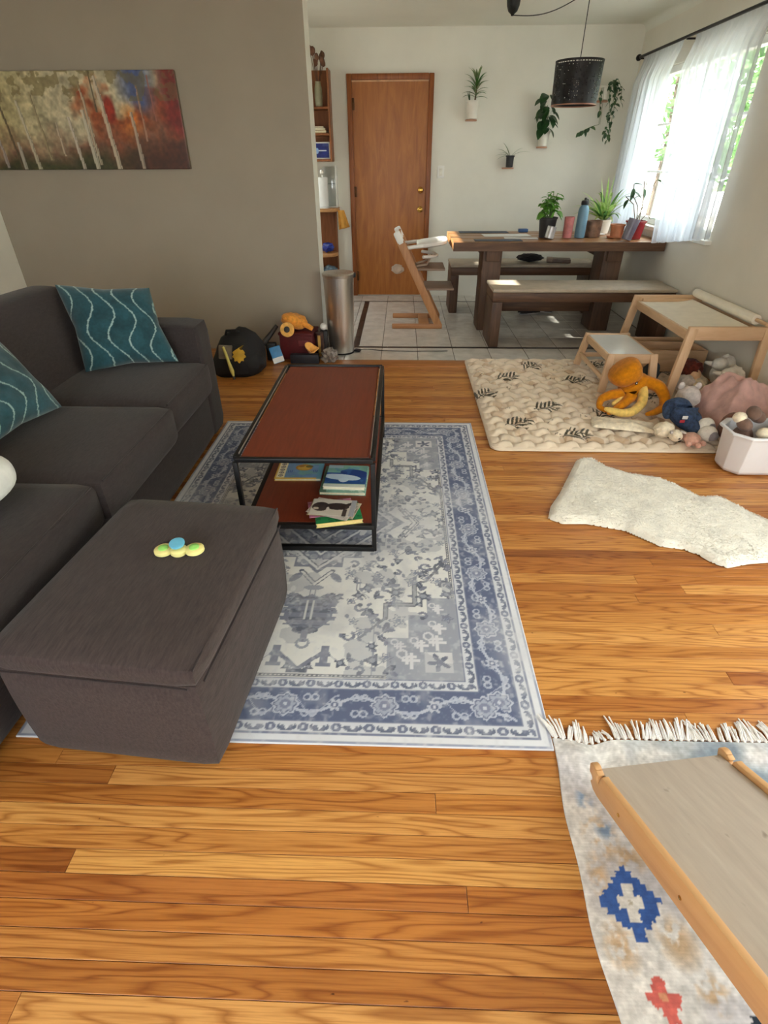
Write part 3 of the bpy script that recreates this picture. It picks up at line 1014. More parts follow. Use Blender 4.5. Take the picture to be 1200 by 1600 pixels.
for (x0, y0, x1, y1) in ((-hx, -hy, hx, -hy), (-hx, hy, hx, hy), (-hx, -hy, -hx, hy), (hx, -hy, hx, hy)):
    b = MB(); b.bar((x0, y0, .1285), (x1, y1, .1285), .022, .022, .003); b.build('shelf_rail', M['frame'], ct)
for y in (-hy, hy):
    b = MB(); b.bar((-hx, y, .018), (hx, y, .018), .022, .022, .003); b.build('floor_rail', M['frame'], ct)

# books on the shelf: printed covers over page blocks
M['cover'] = col_mat('book_cover_print', .35, bmp=0, spec=.5)
M['pages'] = mat('cream_pages', (222, 214, 186), .8, var=.05, scale=60)
def book(name, label, W, D, T, A, loc, rz, group=None, page='pages', tilt=0.0):
    k = thing(name, label, 'book', loc, rz, group)
    MB().box(-W / 2 + .003, W / 2 - .003, -D / 2 + .002, D / 2 - .002, .0015, T - .0015, .001, 1).build('pages', M[page], k)
    h, w = A.shape[:2]
    X, Y = np.meshgrid(np.linspace(-W / 2, W / 2, w), np.linspace(-D / 2, D / 2, h))
    col_mesh('front_cover', np.stack([X, Y, np.full_like(X, T)], -1), A, M['cover'], k, back=(0, 0, -.0022))
    col_mesh('rear_cover', np.stack([X, Y, np.full_like(X, .0022)], -1), A * .9, M['cover'], k, back=(0, 0, -.002))
    return k
ZS = .1405
# yellow spined picture book with a round animal
X, Y, A = canvas(.215, .185, .002); A[:] = (112, 146, 182); A *= (.9 + .2 * vnoise(X, Y, 30, 1))[..., None]
put(A, vnoise(X, Y, 22, 8) > .6, (120, 168, 150), .7)
put(A, X < .045, (236, 226, 190)); put(A, X < .006, (226, 180, 60)); put(A, Y < .010, (226, 180, 60), .9)
for i in range(6):
    rr = np.sqrt((X - .026) ** 2 + (Y - .028 - i * .027) ** 2); put(A, rr < .0105, (40, 38, 40)); put(A, rr < .0065, (226, 218, 200)); put(A, (rr < .004), (90, 80, 78))
put(A, disc(X, Y, .125, .105, .040, .030), (192, 136, 44)); put(A, disc(X, Y, .125, .100, .030, .018), (214, 170, 74)); put(A, disc(X, Y, .15, .115, .018, .012), (110, 96, 40)); put(A, disc(X, Y, .112, .118, .014, .01), (170, 110, 34))
for x0 in (.055, .172):
    for i in range(3):
        put(A, (X > x0 + .008 * i) & (X < x0 + .008 * i + .004) & (np.abs(Y - .068) < .012), (60, 90, 160))
put(A, X > .195, (96, 158, 178), .8)
book('picture_book', 'picture book with yellow spine and golden animal on its blue cover', .215, .185, .014, A, (-.470, 2.185, ZS), R(1))
# green base book under the whale book
X, Y, A = canvas(.212, .235, .003); A[:] = (116, 160, 140); A *= (.85 + .3 * vnoise(X, Y, 25, 3))[..., None]; put(A, vnoise(X, Y, 40, 6) > .6, (200, 206, 190), .6); put(A, X < .03, (60, 92, 70), .6)
book('board_book', 'green board book lying under the whale book on the shelf', .205, .235, .016, A, (-.248, 2.09, ZS), R(-1))
X, Y, A = canvas(.185, .20, .002); A[:] = (120, 168, 152)
A *= (.88 + .24 * vnoise(X, Y, 26, 4))[..., None]
put(A, (Y < .13) & (Y > .03), (44, 84, 146)); put(A, disc(X, Y, .13, .125, .07, .035, -.25), (40, 70, 138)); put(A, vnoise(X, Y, 35, 4) > .62, (80, 130, 180), .5)
put(A, disc(X, Y, .075, .088, .085, .026, -.12), (196, 214, 228)); put(A, disc(X, Y, .085, .064, .022, .02, .3), (206, 222, 234)); put(A, Y < .028, (214, 222, 206)); put(A, (Y > .17) & (X < .07), (150, 174, 182))
put(A, Y < .006, (238, 236, 220))
book('board_book', 'board book with a white whale on a dark blue sea', .185, .20, .014, A, (-.242, 2.092, ZS + .0168), R(-2))
# green book under the loose sheets
X, Y, A = canvas(.19, .135, .0025); A[:] = (40, 132, 78); A *= (.9 + .2 * vnoise(X, Y, 25, 9))[..., None]; put(A, vnoise(X, Y, 45, 10) > .62, (24, 92, 56), .8); put(A, Y < .004, (226, 206, 130))
M['pages_y'] = mat('yellow_pages', (228, 206, 138), .8, var=.05, scale=60)
book('board_book', 'bright green board book under the pile of loose picture cards', .19, .135, .018, A, (-.252, 1.807, ZS), R(13), page='pages_y')
# fan of loose picture cards, each its own card
tops = [((188, 120, 150), .0), ((196, 186, 160), 1), ((170, 150, 104), 2), ((200, 190, 182), 3), ((170, 172, 176), 4)]
for i, (c, kk) in enumerate(tops):
    X, Y, A = canvas(.185, .12, .0025); A[:] = c; A *= (.88 + .24 * vnoise(X, Y, 22, 30 + i))[..., None]
    if i == 4:
        A[:] = (204, 198, 186)
        put(A, disc(X, Y, .040, .062, .036, .034), (66, 56, 54)); put(A, disc(X, Y, .11, .068, .050, .026), (62, 54, 52)); put(A, disc(X, Y, .15, .08, .03, .010, .8), (60, 52, 50)); put(A, disc(X, Y, .022, .048, .012, .009), (196, 186, 170)); put(A, disc(X, Y, .072, .045, .006, .016), (214, 206, 196)); put(A, X > .163, (164, 166, 172)); put(A, (np.abs(X - .145) < .008) & (Y < .05), (70, 60, 58))
    else:
        put(A, vnoise(X, Y, 30, 60 + i) > .58, tuple(x * .7 for x in c), .7)
    h, w = A.shape[:2]
    GX, GY = np.meshgrid(np.linspace(-.0925, .0925, w), np.linspace(-.06, .06, h))
    o = col_mesh('picture_card', np.stack([GX, GY, np.full_like(GX, .0016)], -1), A, M['cover'], back=(0, 0, -.0014))
    o.location = (-.285 + .003 * i + (.02 if i == 1 else 0), 1.842 - .006 * i + (.012 if i == 4 else 0), ZS + .0192 + .0024 * i)
    o.rotation_euler = (0, 0, R([12, -14, -6, -20, -4][i]))
    tag(o, ['pink edged picture card at the bottom of the pile on the green book', 'beige picture card sticking out at the lower side of the pile', 'olive brown picture card in the middle of the pile',
           'pale grey picture card directly under the bear card', 'loose picture card with a dark bear, topmost of the pile on the green book'][i], 'card', 'loose picture cards')

# ================================================================== kitchen end
M['tab_top'] = wood('rustic_table_top', [(.2, (110, 70, 38)), (.5, (150, 104, 62)), (.8, (178, 132, 84))], 0, .32, 7, 9, .08, .5)
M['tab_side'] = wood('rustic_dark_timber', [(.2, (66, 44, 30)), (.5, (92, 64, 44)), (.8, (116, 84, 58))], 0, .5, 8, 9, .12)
M['tab_leg'] = wood('rustic_dark_timber_leg', [(.2, (60, 42, 30)), (.5, (86, 62, 46)), (.8, (108, 80, 60))], 2, .55, 8, 9, .12)
M['bench_pad'] = mat('beige_bench_cloth', (176, 162, 142), .55, var=.05, bmp=.15, bscale=140)

TX, TY = 1.36, 5.61
tab = thing('dining_table', 'rustic brown timber dining table with thick plank top by the window', 'table', (TX, TY, 0))
ZT = .770
pw = .86 / 4
for k in range(4):
    MB().box(-.91, .93, -.43 + k * pw + .001, -.43 + (k + 1) * pw - .001, ZT - .072, ZT + (.0 if k % 2 else -.0008), .004).build('top_plank', M['tab_top'], tab)
MB().box(-.912, .928, -.4335, -.4305, ZT - .073, ZT - .002, .001, 1).build('shaded_edge_strip', M['tab_side'], tab)  # dark timber strip added in place of shade on the front edge
for x in (-.55, .52):
    MB().box(x - .085, x + .085, -.37, -.09, .0, ZT - .072, .006).build('leg', M['tab_leg'], tab)
    MB().box(x - .06, x + .06, -.40, .40, ZT - .16, ZT - .073, .006).build('cross_beam', M['tab_leg'], tab)
MB().box(-.46, .43, -.29, -.17, .16, .26, .006).build('stretcher', M['tab_side'], tab)

def bench(loc, label, L):
    k = thing('bench', label, 'bench', loc, 0, 'timber dining benches')
    MB().box(0, L, 0, .40, .375, .448, .006).build('apron', M['tab_side'], k)
    MB().box(-.005, L + .005, -.008, .408, .449, .478, .010).build('seat_pad', M['bench_pad'], k)
    for x in (.0, L - .085):
        MB().box(x, x + .085, .0, .40, .0, .374, .006).build('leg', M['tab_leg'], k)
    return k
bench((.762, 4.69, 0), 'long timber bench with beige seat pad on the near side of the table', 1.50)
bench((.505, 5.93, 0), 'timber bench with beige seat pad between the table and the planter wall', 1.50)

# things on the far bench and below
M['black_cloth'] = mat('black_cloth', (22, 20, 22), .9, bmp=.2, bscale=60)
b = MB(); b.blob((0, 0, .035), (.13, .10, .036), wob=.35, fs=3, seed=2)
o = b.build('cloth_bag', M['black_cloth'], loc=(1.33, 6.10, .4845)); tag(o, 'crumpled black bag lying on the bench behind the table', 'bag')
M['brown_card'] = mat('brown_leather_case', (104, 84, 70), .55)
k = thing('wallet_case', 'flat brown case lying beside the black bag on the far bench', 'case', (1.625, 6.08, .479), R(-12))
MB().box(-.12, .12, -.07, .07, .0, .035, .008).build('case_body', M['brown_card'], k)
MB().box(-.12, -.06, -.071, .071, .006, .040, .006).build('flap', mat('light_brown_flap', (140, 118, 98), .55), k)
M['shoe'] = mat('dark_shoe_rubber', (38, 34, 34), .7)
M['shoe_w'] = mat('pale_shoe_sole', (150, 146, 142), .7)
for i, (x, y, a) in enumerate(((1.36, 5.92, 20), (1.52, 6.02, -35))):
    k = thing('shoe', ['dark shoe lying under the far bench, nearer the table leg', 'dark shoe under the far bench closer to the window'][i], 'shoe', (x, y, 0), R(a), 'shoes under the bench')
    b = MB(); b.grid(lambda u, v: ((u - .5) * .24, .042 * math.cos(v * PI) * (1 - .35 * (2 * u - 1) ** 4) , .012 + (.035 + .04 * (u < .45) * math.sin(min(1, u / .45) * PI)) * math.sin(v * PI)), 14, 8); b.build('upper', M['shoe'], k)
    b = MB(); b.prism([(.12 * math.cos(t) , .045 * math.sin(t)) for t in [2 * PI * q / 20 for q in range(20)]], .0, .014); b.build('sole', M['shoe_w'], k)

# placemats / papers on the table -----------------------------------------------
M['mat_navy'] = mat('slate_blue_placemat', (66, 78, 96), .6, var=.1, bmp=.2, bscale=200)
M['paper'] = mat('white_paper', (232, 232, 230), .5, var=.02)
for (x, y, w, d, a, m, nm, lab) in ((.85, 5.29, .42, .13, 0, 'mat_navy', 'placemat', 'slate blue placemat at the near edge of the table'),
                                    (.80, 5.92, .48, .15, 0, 'mat_navy', 'placemat', 'slate blue placemat at the far edge of the table'),
                                    (.98, 5.66, .44, .20, 3, 'paper', 'paper_sheet', 'long white paper lying across the middle of the table'),
                                    (1.08, 5.44, .30, .11, -6, 'paper', 'paper_sheet', 'smaller white paper beside the near placemat')):
    k = MB().box(-w / 2, w / 2, -d / 2, d / 2, 0, .004, .0015, 1).build(nm, M[m], loc=(x, y, ZT + .0012)); k.rotation_euler.z = R(a)
    tag(k, lab, 'placemat' if 'mat' in nm else 'paper', 'table papers and mats')
k = MB().box(-.045, .045, -.03, .03, 0, .03, .006).build('card_box', mat('blue_box_card', (56, 92, 140), .5), loc=(1.19, 5.93, ZT + .0015)); tag(k, 'small blue box at the far side of the table', 'box')

# leaves ---------------------------------------------------------------------------
def leaf_mesh(name, L, W, bend=.3, fold=.25, m=None, tip=1.0, n=6):
    """Pointed leaf along +x with a folded midrib, drooping at the tip."""
    b = bmesh.new()
    rows_ = []
    for i in range(n + 1):
        t = i / n
        w = W * .5 * math.sin(PI * min(1, t ** .8)) ** .8 if 0 < t < 1 else .0006
        x = L * t; z = -bend * L * t * t
        rows_.append([b.verts.new((x, -w, z + fold * w)), b.verts.new((x, 0, z)), b.verts.new((x, w, z + fold * w))])
    for i in range(n):
        for k in (0, 1):
            b.faces.new((rows_[i][k], rows_[i][k + 1], rows_[i + 1][k + 1], rows_[i + 1][k]))
    for f in b.faces:
        f.smooth = True
    me = bpy.data.meshes.new(name); b.to_mesh(me); b.free(); me.materials.append(m)
    return me

def leaf_mat(name, c1, c2, transl=.35):
    m, nt, p = new_mat(name)
    v = coords(nt, (1, 1, 1), True)
    col = ramp(nt, noise(nt, v, 22, 2), [(.3, c1), (.7, c2)])
    nt.links.new(col, p.inputs['Base Color'])
    p.inputs['Roughness'].default_value = .42
    tr = nt.nodes.new('ShaderNodeBsdfTranslucent')
    nt.links.new(col, tr.inputs[0])
    mx = nt.nodes.new('ShaderNodeMixShader'); mx.inputs[0].default_value = transl
    nt.links.new(p.outputs[0], mx.inputs[1]); nt.links.new(tr.outputs[0], mx.inputs[2])
    nt.links.new(mx.outputs[0], nt.nodes['Material Output'].inputs[0])
    return m
M['leaf_dark'] = leaf_mat('dark_green_leaf', (30, 62, 34), (52, 92, 46), .2)
M['leaf_mid'] = leaf_mat('mid_green_leaf', (60, 104, 48), (96, 142, 70))
M['leaf_basil'] = leaf_mat('basil_leaf', (86, 140, 52), (130, 186, 80), .5)
M['leaf_spider'] = leaf_mat('spider_plant_leaf', (136, 180, 84), (206, 226, 150), .6)
M['leaf_vine'] = leaf_mat('vine_leaf', (52, 82, 54), (92, 122, 84), .3)
M['leaf_grey'] = leaf_mat('dusty_leaf', (84, 108, 68), (136, 150, 104), .3)
M['stem'] = mat('green_stem', (92, 116, 62), .6)
M['stem_b'] = mat('brown_stem', (98, 80, 56), .7)
M['soil'] = mat('potting_soil', (44, 32, 24), .95, var=.3, scale=60, bmp=.5, bscale=80)

def orient(d, roll=0.0):
    d = Vector(d).normalized()
    q = d.to_track_quat('X', 'Z')
    return (q @ Matrix.Rotation(roll, 3, 'X').to_quaternion()).to_matrix().to_4x4()

def put_leaf(me, root, p, d, s=1.0, roll=0.0):
    o = link('leaf', me, root)
    o.matrix_local = Matrix.Translation(Vector(p)) @ orient(d, roll) @ Matrix.Scale(s, 4)
    return o

def strap(root, p0, d, L, W, m, droop=.8, n=8, name='leaf'):
    """Arching strap leaf."""
    b = MB()
    d = Vector(d).normalized(); p = Vector(p0)
    side = d.cross(Vector((0, 0, 1)))
    side = side.normalized() if side.length > .05 else Vector((1, 0, 0))
    rows_ = []
    for i in range(n + 1):
        t = i / n
        w = W * .5 * (min(1, .35 + t * 3) * (1 - t ** 3)) + .0006
        rows_.append((b.bm.verts.new(p - side * w + Vector((0, 0, w * .35))), b.bm.verts.new(p), b.bm.verts.new(p + side * w + Vector((0, 0, w * .35)))))
        d = (d + Vector((0, 0, -droop / n * (.4 + t)))).normalized()
        p = p + d * (L / n)
    for i in range(n):
        for k in (0, 1):
            b.bm.faces.new((rows_[i][k], rows_[i][k + 1], rows_[i + 1][k + 1], rows_[i + 1][k]))
    return b.build(name, m, root, ang=180)

def pot(root, r0, r1, h, m, rim=.004, name='pot'):
    MB().lathe([(r0 * .6, 0), (r0, .002), (r1 - .002, h - .014), (r1 + rim, h - .012), (r1 + rim, h), (r1 - .006, h), (r1 - .008, h - .02), (.001, h - .022)], 28).build(name, m, root)
    MB().lathe([(r1 - .007, h - .016), (r1 * .6, h - .011), (.001, h - .009)], 18).build('soil', M['soil'], root)

# wall planters: a round wooden ledge fixed to the wall, a pot, its plant
M['ledge'] = wood('pink_wood_ledge', [(.2, (168, 118, 92)), (.8, (206, 160, 132))], 0, .5, 9, 6)
M['pot_white'] = mat('white_ceramic', (226, 220, 208), .35, var=.03)
M['pot_black'] = mat('black_nursery_pot', (34, 32, 32), .5)
def ledge(x, z, w, lab):
    k = thing('wall_ledge', lab, 'shelf', (x, BY, z), 0, 'little planter ledges')
    MB().prism([(-w / 2, -.001), (-w / 2, -.045)] + [(-w / 2 * math.cos(t), -.045 - w / 2 * math.sin(t)) for t in [PI * q / 14 for q in range(1, 14)]] + [(w / 2, -.045), (w / 2, -.001)], -.014, 0, r=.003).build('board', M['ledge'], k)
ledge(.690, 1.715, .115, 'wooden wall ledge under the upper white pot near the door')
ledge(1.450, 1.482, .105, 'wooden wall ledge under the trailing pothos')
ledge(1.118, 1.300, .12, 'wooden wall ledge under the little black pot')
ledge(1.985, 1.86, .12, 'wooden wall ledge behind the pendant lamp holding the vine')

rp = random.Random(3)
k = thing('potted_plant', 'white wall pot with spiky dracaena like leaves nearest the door', 'plant', (.690, BY - .085, 1.716), group='wall plants')
pot(k, .052, .062, .15, M['pot_white'])
MB().tube([(.02, 0, .14), (.025, 0, .20), (.03, -.01, .30)], [.009, .008, .005], 7).build('stem', M['stem_b'], k)
for i in range(26):
    t = i / 25; a = i * 2.4
    strap(k, (.022 + .008 * t, -.008 * t, .17 + .14 * t), (math.cos(a) * (1 - .45 * t), math.sin(a) * .7 * (1 - .4 * t) - .1, .35 + .9 * t), .12 + .05 * rp.random(), .024, M['leaf_grey'] if i % 3 else M['leaf_mid'], 1.1, 6)
for i in range(3):
    strap(k, (-.03, 0, .13), (-.35 + .12 * i, -.3, 1), .10, .009, M['leaf_dark'], .5, 5)
k = thing('potted_plant', 'white wall pot overhung by dark heart shaped pothos leaves', 'plant', (1.450, BY - .075, 1.483), group='wall plants')
pot(k, .046, .058, .13, M['pot_white'])
lm = leaf_mesh('leaf', .125, .088, .35, .2, M['leaf_dark'])
for i in range(26):
    a = rp.uniform(-PI, PI); h = rp.uniform(.15, .43); rr = .02 + .03 * rp.random()
    if math.sin(a) > .5:
        a = -a
    put_leaf(lm, k, (rr * math.cos(a) - .005 * (h > .25), rr * math.sin(a) * .8 - .01, h), (math.cos(a), math.sin(a) * .8 - .35, rp.uniform(-.9, -.1)), rp.uniform(.7, 1.15), rp.uniform(-.4, .4))
b = MB()
for q in range(4):
    b.tube([(.01 * q - .02, 0, .115), (.02 * q - .03, -.01, .25), (.025 * q - .035, -.02, .38 - .04 * q)], .003, 5)
b.build('stem', M['stem'], k)
k = thing('potted_plant', 'small black wall pot with a few thin arching leaves', 'plant', (1.125, BY - .075, 1.301), group='wall plants')
pot(k, .036, .042, .105, M['pot_black'])
for dx, dz, L in ((-1, .35, .17), (-.9, .75, .17), (-1, .1, .14), (-.5, 1, .16), (.8, .9, .14), (1, .55, .20), (-.75, .5, .13)):
    strap(k, (.012 * dx, 0, .10), (dx, -.25, dz), L, .014, M['leaf_grey'], .9, 7)
# hanging vine in the corner
k = thing('trailing_plant', 'trailing vine with small leaves hanging behind the pendant lamp', 'plant', (1.985, BY - .085, 1.861), group='wall plants')
pot(k, .05, .06, .11, M['pot_white'])
lm = leaf_mesh('leaf', .060, .040, .3, .2, M['leaf_vine'])
strands = [[(.03, -.03, .11), (.075, -.06, .13), (.10, -.07, .02), (.105, -.07, -.12), (.095, -.07, -.26), (.11, -.07, -.36)],
           [(.04, -.03, .11), (.10, -.04, .16), (.15, -.05, .08), (.17, -.05, -.05)],
           [(.0, -.03, .11), (.02, -.08, .10), (.05, -.09, -.05), (.06, -.09, -.22), (.05, -.09, -.30)],
           [(.02, -.03, .11), (.05, -.06, .15), (.09, -.07, .08), (.075, -.07, -.10), (.085, -.07, -.20)],
           [(-.03, -.03, .11), (-.06, -.07, .05), (-.03, -.08, -.12), (-.02, -.08, -.20), (-.10, -.08, -.22), (-.17, -.08, -.25), (-.20, -.08, -.27)]]
for st in strands:
    pts = []
    for i in range(len(st) - 1):
        for q in range(5):
            pts.append(Vector(st[i]).lerp(Vector(st[i + 1]), q / 5))
    MB().tube(pts, .0022, 5).build('stem', M['stem'], k)
    for i, p in enumerate(pts[3:]):
        if st is strands[-1] and 6 < i < 16:
            continue
        put_leaf(lm, k, p, (rp.uniform(-1, 1), rp.uniform(-1, .2), rp.uniform(-1.2, .1)), rp.uniform(.6, 1.1), rp.uniform(-.5, .5))
MB().tube([(-.01, -.08, -.20), (-.02, -.08, -.02), (-.03, -.05, .10)], .0015, 5).build('stem', M['stem'], k)

# plants and vessels on the table ----------------------------------------------
k = thing('potted_plant', 'bushy basil plant in a tall black pot on the dining table', 'plant', (1.318, 5.50, ZT + .001))
pot(k, .062, .080, .165, M['pot_black'])
lm = leaf_mesh('leaf', .075, .050, .35, .25, M['leaf_basil'])
b = MB()
for i in range(9):
    a = i * 2.4; r_ = .02 + .05 * rp.random(); h = .26 + .12 * rp.random()
    top_ = Vector((r_ * math.cos(a) * 1.5, r_ * math.sin(a) * 1.2, h))
    b.tube([(.3 * r_ * math.cos(a), .3 * r_ * math.sin(a), .155), top_ * .7 + Vector((0, 0, .02)), top_], .0028, 5)
    for q in range(7):
        f = .45 + .6 * q / 7
        put_leaf(lm, k, (top_.x * f, top_.y * f, .155 + (h - .155) * min(1, f)), (math.cos(a + q * 1.9), math.sin(a + q * 1.9), rp.uniform(-.3, .5)), rp.uniform(.7, 1.1), rp.uniform(-.4, .4))
b.build('stem', M['stem'], k)
for q in range(8):
    a = rp.uniform(0, 6.28); put_leaf(lm, k, (.06 * math.cos(a), .05 * math.sin(a) - .03, .19 + .03 * rp.random()), (math.cos(a), math.sin(a) - .6, -.5), 1.0, rp.uniform(-.3, .3))
def cup(name, lab, cat, x, y, r0, r1, h, m, tiltx=0.0, rz=0.0, lip=.004):
    o = MB().lathe([(r0 * .7, 0), (r0, .003), (r1, h), (r1 - lip, h), (r0 - lip, .006), (.001, .006)], 26).build(name, m, loc=(x, y, ZT + .001))
    o.rotation_euler = (0, tiltx, rz)
    return tag(o, lab, cat)
M['pink'] = mat('dusty_pink_ceramic', (196, 120, 118), .45)
M['silver'] = mat('crumpled_silver_can', (188, 186, 184), .35, .6)
M['bottle'] = mat('powder_blue_metal', (104, 142, 164), .38, .1, var=.03)
M['bronze'] = mat('mottled_bronze_tin', (120, 92, 74), .35, .35, var=.25, scale=20)
M['grey_glass'] = mat('grey_violet_ceramic', (110, 104, 118), .3, var=.08)
M['red_pot'] = mat('wine_red_glaze', (136, 40, 46), .25, var=.06)
M['terra'] = mat('pale_terracotta', (206, 138, 100), .6)
o = cup('tin_can', 'small dented silver can in front of the black basil pot', 'can', 1.318, 5.375, .040, .040, .095, M['silver'], R(10)); o.location.z += .0075
cup('ceramic_cup', 'tall dusty pink cup between the basil and the blue bottle', 'cup', 1.500, 5.46, .040, .044, .17, M['pink'])
k = thing('water_bottle', 'powder blue metal water bottle with black cap on the table', 'bottle', (1.612, 5.46, ZT + .001))
MB().lathe([(.03, 0), (.044, .004), (.046, .03), (.046, .215), (.040, .242), (.029, .258), (.029, .266), (.001, .266)], 30).build('bottle_body', M['bottle'], k)
MB().lathe([(.031, .262), (.033, .266), (.033, .288), (.026, .296), (.012, .298), (.012, .312), (.008, .318), (.001, .318)], 24).build('cap', M['pot_black'], k)
MB().tube([(.0, 0, .298), (.02, 0, .305), (.026, 0, .296)], .004, 6).build('loop', M['pot_black'], k)
cup('tin_can', 'mottled bronze tin beside the blue bottle', 'can', 1.745, 5.52, .066, .072, .135, M['bronze'])
k = thing('potted_plant', 'spider plant with long striped arching leaves beside the window', 'plant', (1.92, 5.82, ZT + .001))
pot(k, .062, .076, .12, M['pot_white'])
for i in range(46):
    a = i * 2.4 + rp.uniform(-.2, .2); e = rp.uniform(.5, 2.2)
    strap(k, (.02 * math.cos(a), .02 * math.sin(a), .112), (math.cos(a) * .8 - .35, math.sin(a) - .1, e), rp.uniform(.22, .36), .030, M['leaf_spider'] if i % 3 else M['leaf_mid'], rp.uniform(1.0, 2.0), 9)
for dx, dy, dz in ((-.1, -.1, 1), (.05, -.05, 1), (-.25, 0, 1)):
    strap(k, (0, 0, .112), (dx, dy, dz), .36, .028, M['leaf_spider'], .25, 8)
k = thing('potted_plant', 'leggy plant in a wine red glazed pot at the window end of the table', 'plant', (2.075, 5.40, ZT + .001))
pot(k, .062, .084, .145, M['red_pot'], .006)
lm = leaf_mesh('leaf', .10, .042, .4, .2, M['leaf_dark'])
for pts, nl in (([(0, 0, .13), (-.02, -.01, .25), (-.09, -.02, .34), (-.10, -.02, .42)], 3), ([(0, .01, .13), (.03, 0, .26), (.05, -.01, .38), (.085, -.02, .45)], 3), ([(-.01, 0, .13), (-.07, -.03, .27), (-.16, -.05, .33)], 2), ([(.02, 0, .13), (.01, -.02, .29), (-.02, -.02, .44)], 3), ([(.02, 0, .13), (.06, -.04, .20), (.09, -.06, .16)], 1)):
    MB().tube(pts, .0035, 6).build('stem', M['stem_b'], k)
    for q in range(nl):
        p = Vector(pts[-1]).lerp(Vector(pts[-2]), .35 * q)
        put_leaf(lm, k, p, (rp.uniform(-1, 1), rp.uniform(-.8, .1), rp.uniform(-.7, .2)), rp.uniform(.7, 1.1), rp.uniform(-.4, .4))
o = cup('ceramic_tumbler', 'tilted grey violet tumbler leaning in front of the red pot', 'cup', 1.955, 5.235, .042, .048, .165, M['grey_glass'], R(14)); o.location.z += .0105
k = thing('terracotta_pot', 'small pale terracotta pot with saucer behind the grey tumbler', 'pot', (1.945, 5.47, ZT + .001))
pot(k, .05, .062, .11, M['terra'])
MB().lathe([(.05, .0), (.075, .004), (.082, .018), (.078, .018), (.06, .007), (.001, .0065)], 24, (-.0, -.0, -.0005)).build('saucer', M['terra'], k)
o = MB().box(-.05, .05, -.03, .03, 0, .012, .004).build('folded_cloth', M['paper'], loc=(1.86, 5.70, ZT + .001)); tag(o, 'small folded white cloth in front of the spider plant', 'cloth')

# pendant lamp --------------------------------------------------------------------
PX, PY, PZ = 1.385, 5.50, 1.735
pl = thing('pendant_lamp', 'black perforated metal drum pendant lamp hanging over the dining table', 'lamp', (PX, PY, PZ))
M['shade'] = mat('black_perforated_metal', (24, 21, 21), .45, .4)
M['shade_in'] = mat('coppery_shade_lining', (150, 104, 82), .4, .3)
# perforated drum: rows of quads with square holes left out of a fine grid
rndp = random.Random(9)
nseg, nrow_ = 150, 44
H_, r0_, r1_ = .282, .178, .186
b = MB()
ring = [[b.bm.verts.new(((r0_ + (r1_ - r0_) * j / nrow_) * math.cos(2 * PI * i / nseg), (r0_ + (r1_ - r0_) * j / nrow_) * math.sin(2 * PI * i / nseg), H_ * j / nrow_)) for j in range(nrow_ + 1)] for i in range(nseg)]
for i in range(nseg):
    for j in range(nrow_):
        hole = False
        if j == nrow_ - 3 and i % 3 != 0:
            hole = True
        elif 2 < j < nrow_ - 4 and i % 2 == 0 and j % 2 == 0 and rndp.random() < (.62 if (i // 8) % 3 == 1 else .22):
            hole = True
        if not hole:
            b.bm.faces.new((ring[i][j], ring[(i + 1) % nseg][j], ring[(i + 1) % nseg][j + 1], ring[i][j + 1]))
sh = b.build('shade', M['shade'], pl)
MB().lathe([(r0_ + .001, -.002), (r0_ + .001, .006), (r0_ - .004, .006), (r0_ - .004, -.002), (r0_ + .001, -.002)], 64, close=False).build('bottom_rim', M['shade_in'], pl)
MB().lathe([(r1_ + .001, H_ - .005), (r1_ + .001, H_ + .002), (r1_ - .004, H_ + .002), (r1_ - .004, H_ - .005), (r1_ + .001, H_ - .005)], 64, close=False).build('top_rim', M['shade'], pl)
b = MB()
for q in range(3):
    a = q * 2 * PI / 3; b.tube([(0, 0, H_ - .03), (r1_ * math.cos(a), r1_ * math.sin(a), H_ - .004)], .003, 6)
b.build('spider_arm', M['black_metal'], pl)
MB().lathe([(.001, H_ - .12), (.018, H_ - .12), (.022, H_ - .05), (.018, H_ - .02), (.008, H_ - .005), (.001, H_ - .005)], 16).build('lamp_holder', M['black_metal'], pl)
MB().lathe([(.001, .06), (.022, .07), (.030, .095), (.022, .13), (.014, .165), (.001, .166)], 18).build('bulb', M['pot_white'], pl)
M['cord'] = mat('grey_black_cord', (60, 58, 56), .6)
MB().tube([(0, 0, H_ - .01), (0, 0, CZ - PZ - .004)], .0035, 8).build('cord', M['cord'], pl)
can_p = Vector((.862, 5.80, CZ)) - Vector((PX, PY, PZ))
pts = []
for i in range(15):
    t = i / 14
    p = Vector((0, 0, CZ - PZ - .012)).lerp(can_p - Vector((0, 0, .10)), t); p.z -= .055 * math.sin(PI * t)
    pts.append(p)
MB().tube(pts, .0035, 8).build('cord', M['cord'], pl)
MB().lathe([(.001, -.105), (.010, -.105), (.014, -.095), (.036, -.078), (.050, -.045), (.056, -.001), (.001, -.001)], 26, tuple(can_p)).build('ceiling_rose', M['black_metal'], pl)
MB().lathe([(.001, -.02), (.012, -.018), (.012, -.001), (.001, -.001)], 12, (0, 0, CZ - PZ)).build('hook', M['black_metal'], pl)

